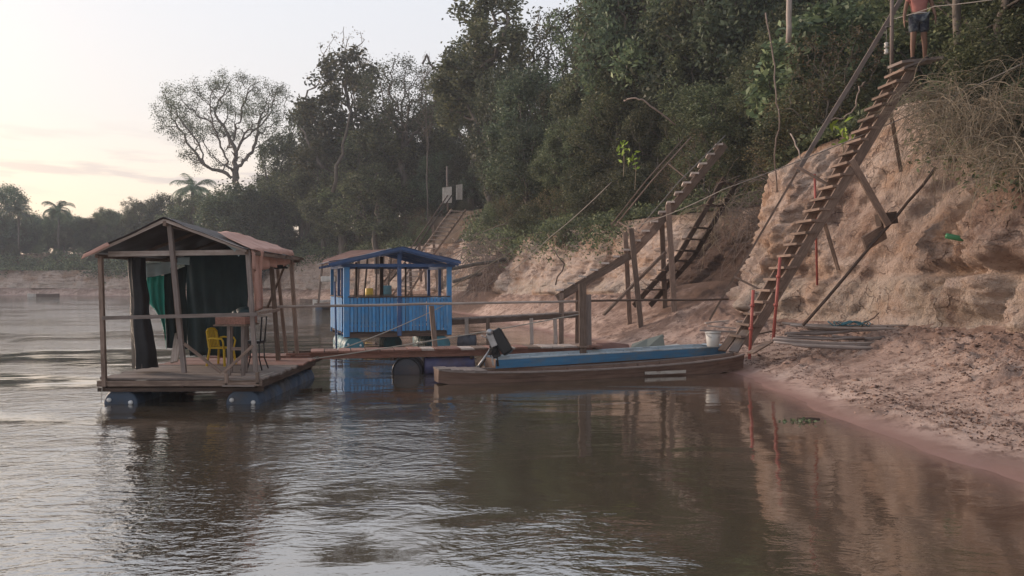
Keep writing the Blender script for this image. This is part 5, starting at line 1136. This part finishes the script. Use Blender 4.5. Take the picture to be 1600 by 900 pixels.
# scattered planks at the foot of the tall ladder: each one its own thing
def plank(a, b, w, h, mat, lb, cat='plank', name='plank', grp=None, nseg=3): return tag(beam(name, a, b, w, h, mat, None, nseg=nseg, wob=.004), lb, cat, grp)
for a, b, w, mat, lb in [
 ((1102, 505, 20.2), (1138, 501, 20.3), .11, 'palewood', 'short pale plank lying highest in the scrap wood left of the tall ladder'),
 ((1105, 509, 19.6), (1150, 513, 19.5), .08, 'palewood', 'thin pale plank lying just above the bucket'),
 ((1093, 516, 19.0), (1166, 519, 18.8), .14, 'greywood', 'long grey plank behind the bucket'),
 ((1128, 548, 18.0), (1148, 520, 18.3), .22, 'darkwood', 'dark board leaning beside the bow of the blue boat'),
 ((1146, 550, 17.7), (1166, 516, 18.0), .26, 'grey' + 'wood', 'wide grey board leaning at the foot of the tall ladder'),
 ((1150, 503, 19.2), (1178, 500, 19.2), .10, 'palewood', 'pale board stuck under the lowest treads of the tall ladder'),
 ((1168, 525, 18.4), (1208, 517, 18.3), .16, 'wood', 'brown plank bridging the two red poles at the ladder foot'),
 ((1172, 552, 17.0), (1202, 534, 17.3), .20, 'wood', 'brown plank lying on the sand right of the ladder foot')]:
    plank(P(*a), P(*b), w, .035, mat, lb)
# red poles
for a, b, lb in [((1177, 453, 17.3), (1171, 551, 17.3), 'shorter red metal pole at the very foot of the tall ladder'), ((1219, 402, 17.4), (1208, 522, 17.3), 'longer red metal pole right of the ladder foot'), ((1273, 272, 18.5), (1277, 436, 18.7), 'thin red metal pole standing behind the middle of the tall ladder')]:
    r_ = .035 if a[0] < 1270 else .028; t = thing('red_pole', lb, 'pole', P(*b)); pole('shaft', [P(*a), P(*b) - Vector((0, 0, .15))], r_, 'redpaint', t)
    if a[0] < 1270:
        for k in (.25, .62): c = P(*a).lerp(P(*b), k); pole('clamp', [c + Vector((0, 0, .03)), c - Vector((0, 0, .03))], r_ * 1.5, 'redpaint', t)
# pile of long weathered poles
lbls = {}
for i, (a, b, r_, D) in enumerate([((1222, 512), (1420, 515), .05, 17.6), ((1235, 517), (1408, 523), .045, 17.3), ((1226, 521), (1330, 517), .05, 17.2), ((1250, 524), (1400, 520), .035, 17.3), ((1212, 527), (1350, 528), .04, 16.9), ((1208, 530), (1372, 536), .04, 16.7), ((1206, 533), (1366, 540), .035, 16.6), ((1210, 536), (1372, 545), .04, 16.4), ((1238, 541), (1366, 547), .035, 16.3), ((1230, 525), (1385, 529), .04, 17.0), ((1262, 514), (1340, 513), .045, 17.5), ((1300, 528), (1382, 531), .06, 16.9)]):
    A_ = P(a[0], a[1], D); B_ = P(b[0], b[1], D - .12); n = 6; pts = []; lift = max(0, sorted(gz(A_.lerp(B_, k / n).x, A_.lerp(B_, k / n).y) + r_ - A_.lerp(B_, k / n).z for k in range(n + 1))[5])
    for k in range(n + 1):
        q = A_.lerp(B_, k / n); q.z += lift - .03 * math.sin(math.pi * k / n); pts.append(q + Vector((0, random.uniform(-.015, .015), random.uniform(-.01, .01))))
    tag(pole('weathered_pole', pts, [r_ * random.uniform(.6, .8) for _ in pts], random.choice(['greywood', 'greywood', 'wood', 'palewood']), n=7), 'one of the long weathered grey poles stacked on the sand below the cliff', 'pole', 'stacked weathered poles on the beach')
# stick and bit of blue rope behind the pile
pole_ = tag(pole('stick', wobble(P(1345, 510, 17.4), P(1373, 489, 17.7), 3, .03), .018, 'wood', n=5), 'crooked stick leaning on the cliff above the stacked poles', 'stick')
mb = MB(); rg = random.Random(3); c = P(1325, 509, 17.5)
pts = [c + Vector((.38 * math.sin(k * .55) + k * .006 - .1, .12 * math.cos(k * .8), .05 + .06 * math.sin(k * 1.7))) for k in range(40)]
tag(mb.tube(pts, .012, 5).build('rope_coil', 'drumteal', None, True), 'tangled blue rope lying behind the stacked poles', 'rope')
# clods, leaf litter on the mud
def litter():
    rng = np.random.default_rng(4); mb = MB(); pts = []
    V = []; Q = []; n = 0; rnds = []
    for _ in range(26000):
        j = int(rng.integers(0, NCOL * .42)); i = int(rng.integers(30, NRB)); p = beach[i, j]
        if not (6 < p[1] < 40) or p[2] < .1: continue
        v = noise.noise((p[0] * .5, p[1] * .42, 8.5))
        if v + .5 * (i / NRB - .5) < rng.uniform(-.35, .4): continue
        s = rng.uniform(.008, .024) * (1 + (rng.random() < .06) * 1.2) * (1 + p[1] / 60); a = rng.normal(size=(6, 3)) * .22
        base = np.array([[1, 0, 0], [0, 1, 0], [-1, 0, 0], [0, -1, 0], [0, 0, .75], [0, 0, -.5]]) + a
        yaw = rng.uniform(0, 6.28); c, s_ = math.cos(yaw), math.sin(yaw); base = base * np.array([1.5, 1, .8]); base = base @ np.array([[c, s_, 0], [-s_, c, 0], [0, 0, 1]])
        V += list(base * s + p); 
        for t in ((0, 1, 4), (1, 2, 4), (2, 3, 4), (3, 0, 4), (1, 0, 5), (2, 1, 5), (3, 2, 5), (0, 3, 5)): Q.append([n + t[0], n + t[1], n + t[2]]); rnds.append(rng.random())
        n += 6
    me = fast_mesh('mud_clods', V, Q, 'leaflitter', rnds, nside=3); tag(link('mud_clods', me), 'scattered clods of dried mud and litter on the beach', 'clods', kind='stuff')
    C = []
    q0 = beach[:, 0, :]
    for _ in range(5200):      # line of flotsam left by the river
        j = int(rng.integers(0, NCOL * .36)); c = COLS[j]; W = math.hypot(c[2] - c[0], c[3] - c[1]); m = noise.noise((c[1] * .35, 0, 2))
        if rng.random() > .45 + m * 1.2: continue
        q = 1.15 + .35 * noise.noise((c[1] * .5, 3, 3)) + rng.normal() * .22; i = int(np.clip((q + 3.2) / (W + 3.2) * NRB, 0, NRB)); C.append(beach[i, j] + np.array([rng.normal() * .03, rng.normal() * .03, .012]))
    for _ in range(5000):
        j = int(rng.integers(0, NCOL * .40)); i = int(28 + (NRB - 30) * rng.random() ** .8); p = beach[i, j]
        if p[2] < .08 or noise.noise((p[0] * .8, p[1] * .6, 3.5)) < rng.uniform(-.1, .4): continue
        C.append(p + np.array([0, 0, .015]))
    V, Q, k = leaves(np.array(C), .05, rng, 0, .5); tag(link('fallen_leaves', fast_mesh('fallen_leaves', V, Q, 'leaflitter', k)), 'dry fallen leaves strewn over the beach', 'leaves', kind='stuff')
litter()
def weed(px, py, lb, n=60, w=.16):
    D = CH * F / (py - HZ); p = Vector(((px - 800) / F * D, D, .01)); rng = np.random.default_rng(px); C = rng.normal(size=(n, 3)) * np.array([w, w * .5, .015])
    V, Q, k = leaves(C, .06, rng, 0, .6); o = link('floating_weed', fast_mesh('floating_weed', V, Q, 'leaf', k)); o.location = p; tag(o, lb, 'water weed')
weed(1252, 659, 'small clump of green weed floating near the shore')
tag(pole('driftwood', [Vector((x, y, z)) for x, y, z in ((4.2, 11.3, .0), (4.33, 11.2, .02), (4.5, 11.25, .0))], .02, 'darkwood'), 'dark bit of driftwood in the water beside the floating weed', 'driftwood')
# green bottle on the cliff
h = face_hit(1495, 372) or P(1495, 371, 15.5); o = MB().tube([(-.21, 0, 0), (-.20, 0, 0), (-.19, 0, 0), (.06, 0, 0), (.12, 0, 0), (.18, 0, 0), (.21, 0, 0)], [.03, .05, .058, .058, .045, .02, .018], 12).build('plastic_bottle', 'bottle', None, True)
o.location = h + Vector((-.05, -.08, 0)); o.rotation_euler = (0, R(14), R(-20)); tag(o, 'green plastic bottle lying on the bare cliff at the right', 'bottle')
# utility pole with insulators, wires, ropes
up = thing('utility_pole', 'thin grey pole standing behind the top of the tall ladder, left of the person', 'pole', P(1393, 118, 18.4))
pole('shaft', [P(1393, 125, 18.4), P(1394, -40, 18.4)], .045, 'greywood', up)
pole('wire_arm', [P(1394, 41, 18.4), P(1384, 42, 18.35)], .012, 'wire', up); 
IN = thing('insulator_pair', 'two white porcelain insulators hanging left of the thin grey pole', 'insulator', P(1385, 66, 18.3))
for y0 in (66, 76): MB().tube([P(1385, y0, 18.3), P(1385, y0 + 1.5, 18.3), P(1385, y0 + 4, 18.3), P(1385, y0 + 7, 18.3), P(1385, y0 + 8.5, 18.3)], [.02, .055, .035, .058, .03], 12).build('insulator', 'white', IN, True)
pole('hanger', [P(1385, 46, 18.32), P(1385, 68, 18.3)], .008, 'wire', IN)
def cable(pts, r, lb, mat='wire', name='cable', cat='cable', sag=.1):
    out = []
    pts = [P(*p) for p in pts]
    for a, b in zip(pts, pts[1:]):
        for k in range(12): t = k / 12; q = a.lerp(b, t); q.z -= sag * 4 * t * (1 - t) * (b - a).length / 10; out.append(q)
    return tag(pole(name, out + [pts[-1]], r, mat, n=5), lb, cat)
cable([(1600, 98, 15.5), (1462, 162, 17), (1130, 296, 20), (1002, 350, 26)], .014, 'thin cable slanting across the cliff from the right edge to the middle stairs')
cable([(1395, 30, 18.4), (1460, 10, 17), (1610, -10, 15)], .010, 'thin wire running right from the thin grey pole above the person')
cable([(955, 285, 30), (860, 370, 38), (790, 430, 48)], .02, 'thin dark line slanting down the bank right of the blue kiosk')
cable([(905, 491, 16.5), (570, 549, 16.2), (478, 562, 15.8)], .013, 'pale rope from the mooring posts low across the red gangway to the canvas hut', 'rope', 'rope', 'rope', .05)
cable([(706, 471, 24.2), (600, 520, 19.5), (482, 562, 15.9), (404, 589, 12.7)], .013, 'pale rope stretched from the blue kiosk to the deck corner of the canvas hut', 'rope', 'rope', 'rope', .05)
cable([(160, 600, 12.6), (158, 630, 12.5)], .006, 'thin cord hanging into the water at the left corner of the canvas hut', 'rope', 'cord', 'rope', 0)
tag(pole('bamboo_stick', wobble(P(703, 450, 40), P(812, 385, 42), 4, .03), .03, 'twig', n=5), 'long thin stick lying against the bank right of the blue kiosk', 'stick')
for a, b, lb in (((705, 420, 48), (790, 405, 50), 'upper dark fallen log jutting out behind the right side of the blue kiosk'), ((708, 440, 48), (752, 428, 50), 'lower dark fallen log jutting out behind the right side of the blue kiosk')):
    tag(pole('fallen_log', wobble(P(*a), P(*b), 4, .05), .12, 'bark', n=7), lb, 'log')
tag(pole('dead_branch', wobble(P(775, 405, 45), P(740, 395, 45), 3, .05) + wobble(P(738, 394, 45), P(722, 372, 45), 3, .05), .03, 'root', n=5), 'forked pale branch hanging on the bank above the fallen logs', 'branch')
tag(pole('dark_stick', wobble(P(860, 385, 33), P(880, 410, 32), 3, .05) + wobble(P(882, 412, 32), P(868, 445, 31), 3, .05), .03, 'darkwood', n=5), 'dark crooked branch lying down the bare slope left of the middle stairs', 'branch')
# ---------------------------------------------------------------- the person at the top of the tall ladder
def person():
    D = 17.9; foot = P(1436, 93, D); o0 = Vector((foot.x, foot.y, foot.z)); H = 1.74
    t = thing('person', 'person in a salmon shirt and dark patterned shorts standing atop the tall ladder', 'person', o0, R(-20)); t.scale = (1.08, 1.08, 1.08)
    J = {'pel': (0, 0, .93), 'sp': (0, .01, 1.1), 'ch': (0, .02, 1.30), 'nk0': (0, .01, 1.45), 'nk': (0, -.01, 1.50), 'hd0': (0, -.02, 1.58), 'hd': (0, -.02, 1.68), 'hdt': (0, -.01, 1.75)}
    E = [('pel', 'sp'), ('sp', 'ch'), ('ch', 'nk0'), ('nk0', 'nk'), ('nk', 'hd0'), ('hd0', 'hd'), ('hd', 'hdt')]; Rr = {'pel': (.15, .11), 'sp': (.135, .10), 'ch': (.16, .115), 'nk0': (.085, .07), 'nk': (.055, .055), 'hd0': (.07, .085), 'hd': (.082, .10), 'hdt': (.05, .06)}
    for s, n in ((-1, 'l'), (1, 'r')):
        J.update({n + 'hip': (s * .09, 0, .88), n + 'kn': (s * (.115 if s < 0 else .10), -.03 if s < 0 else .03, .48), n + 'cf': (s * .12, .0 if s < 0 else .06, .33), n + 'an': (s * .125, .01 if s < 0 else .10, .09), n + 'he': (s * .125, .02 if s < 0 else .11, .035), n + 'to': (s * .15, -.15 if s < 0 else -.06, .03),
                  n + 'sh': (s * .185, .02, 1.38), n + 'ua': (s * .235, .02, 1.24), n + 'el': (s * .265, .02, 1.09), n + 'fa': (s * .29, -.05, .97), n + 'wr': (s * .30, -.10, .86), n + 'pa': (s * .30, -.12, .79)})
        E += [('pel', n + 'hip'), (n + 'hip', n + 'kn'), (n + 'kn', n + 'cf'), (n + 'cf', n + 'an'), (n + 'an', n + 'he'), (n + 'he', n + 'to'), ('ch', n + 'sh'), (n + 'sh', n + 'ua'), (n + 'ua', n + 'el'), (n + 'el', n + 'fa'), (n + 'fa', n + 'wr'), (n + 'wr', n + 'pa')]
        Rr.update({n + 'hip': (.095, .10), n + 'kn': (.058, .062), n + 'cf': (.055, .06), n + 'an': (.036, .04), n + 'he': (.04, .035), n + 'to': (.045, .022), n + 'sh': (.058, .06), n + 'ua': (.047, .05), n + 'el': (.038, .038), n + 'fa': (.036, .036), n + 'wr': (.026, .024), n + 'pa': (.038, .022)})
        px, py, pz = J[n + 'pa']
        for f in range(5):      # five separate fingers, slightly curled
            a = n + 'f%d' % f; L_ = (.05, .075, .082, .075, .058)[f]; dx = (-.0, -.024, -.008, .008, .023)[f]; th = f == 0
            b0 = (px - s * .03, py - .02, pz + .03) if th else (px, py + dx, pz - .03); b1 = (b0[0] - s * (.03 if th else .004), b0[1] - (.02 if th else 0), b0[2] - L_ * .5); b2 = (b1[0] - s * .012, b1[1] - (.012 if th else .008), b1[2] - L_ * .5)
            J.update({a + 'a': b0, a + 'b': b1, a + 'c': b2}); E.extend([(n + 'pa', a + 'a'), (a + 'a', a + 'b'), (a + 'b', a + 'c')]); Rr.update({a + 'a': (.010, .010), a + 'b': (.009, .009), a + 'c': (.008, .008)})
    def skinned(name, keys, edges, rad, mat, grow=0, sub=2):
        keys = list(keys); me = bpy.data.meshes.new(name); me.from_pydata([J[k] for k in keys], [(keys.index(a), keys.index(b)) for a, b in edges], [])
        o = bpy.data.objects.new(name, me); COL.objects.link(o); o.parent = t; md = o.modifiers.new('skin', 'SKIN'); md.use_smooth_shade = True
        if not me.skin_vertices: 
            bpy.context.view_layer.objects.active = o
        for i, k in enumerate(keys):
            v = me.skin_vertices[0].data[i]; v.radius = (rad[k][0] + grow, rad[k][1] + grow); v.use_root = (i == 0)
        s_ = o.modifiers.new('sub', 'SUBSURF'); s_.levels = s_.render_levels = sub; me.materials.append(M[mat]); return o
    try:
        body = skinned('body', J.keys(), E, Rr, 'skin')
        ks_ = ['pel', 'sp', 'ch', 'nk0', 'lsh', 'rsh', 'lua', 'rua']; R2 = dict(Rr); skinned('shirt', ks_, [('pel', 'sp'), ('sp', 'ch'), ('ch', 'nk0'), ('ch', 'lsh'), ('ch', 'rsh'), ('lsh', 'lua'), ('rsh', 'rua')], R2, 'shirt', .022)
        J['lk2'] = (-.11, -.02, .55); J['rk2'] = (.10, .02, .55); R2['lk2'] = R2['rk2'] = (.085, .09); R2['lhip'] = R2['rhip'] = (.10, .115)
        skinned('shorts', ['pel', 'lhip', 'rhip', 'lk2', 'rk2'], [('pel', 'lhip'), ('pel', 'rhip'), ('lhip', 'lk2'), ('rhip', 'rk2')], R2, 'shorts', .016)
    except Exception as ex: print('PERSON', repr(ex))
    hr = MB().sphere((0, .005, 1.685), (.088, .105, .10), 16, 10); hr.v = [(x, y, z if z > 1.62 or y > .03 else 1.66) for x, y, z in hr.v]; hr.build('hair', 'hair', t, True, True)
    hh = MB(); hh.sphere((-.083, -.01, 1.63), (.014, .025, .035), 8, 6); hh.build('ear', 'skin', t, True, True); hh = MB(); hh.sphere((.083, -.01, 1.63), (.014, .025, .035), 8, 6); hh.build('ear', 'skin', t, True, True)
    MB().tube([(0, -.115, 1.66), (0, -.135, 1.625), (0, -.122, 1.615)], [.009, .016, .010], 8).build('nose', 'skin', t, True, True)
    for s in (-1, 1): MB().sphere((s * .03, -.108, 1.655), (.013, .008, .008), 8, 6).build('eye', 'white', t, True, True)
    MB().tube([(-.025, -.105, 1.585), (0, -.113, 1.583), (.025, -.105, 1.585)], .006, 6).build('mouth', 'redwood', t, True, True)
    for s in (-1, 1): MB().box((s * .14, -.05 if s < 0 else .04, .012), (.10, .27, .022), s * -.08).build('sandal', 'black', t, local=True, bevel=.008)
    MB().tube([(math.cos(q / 24 * 6.283) * .172, math.sin(q / 24 * 6.283) * .135, .965) for q in range(25)], .015, 6, False).build('waistband', 'foam', t, True, True)
person()
for k_, o in PROTO.items():      # prototypes nobody placed
    if k_ not in USED:
        for c_ in list(o.children): bpy.data.objects.remove(c_)
        bpy.data.objects.remove(o)
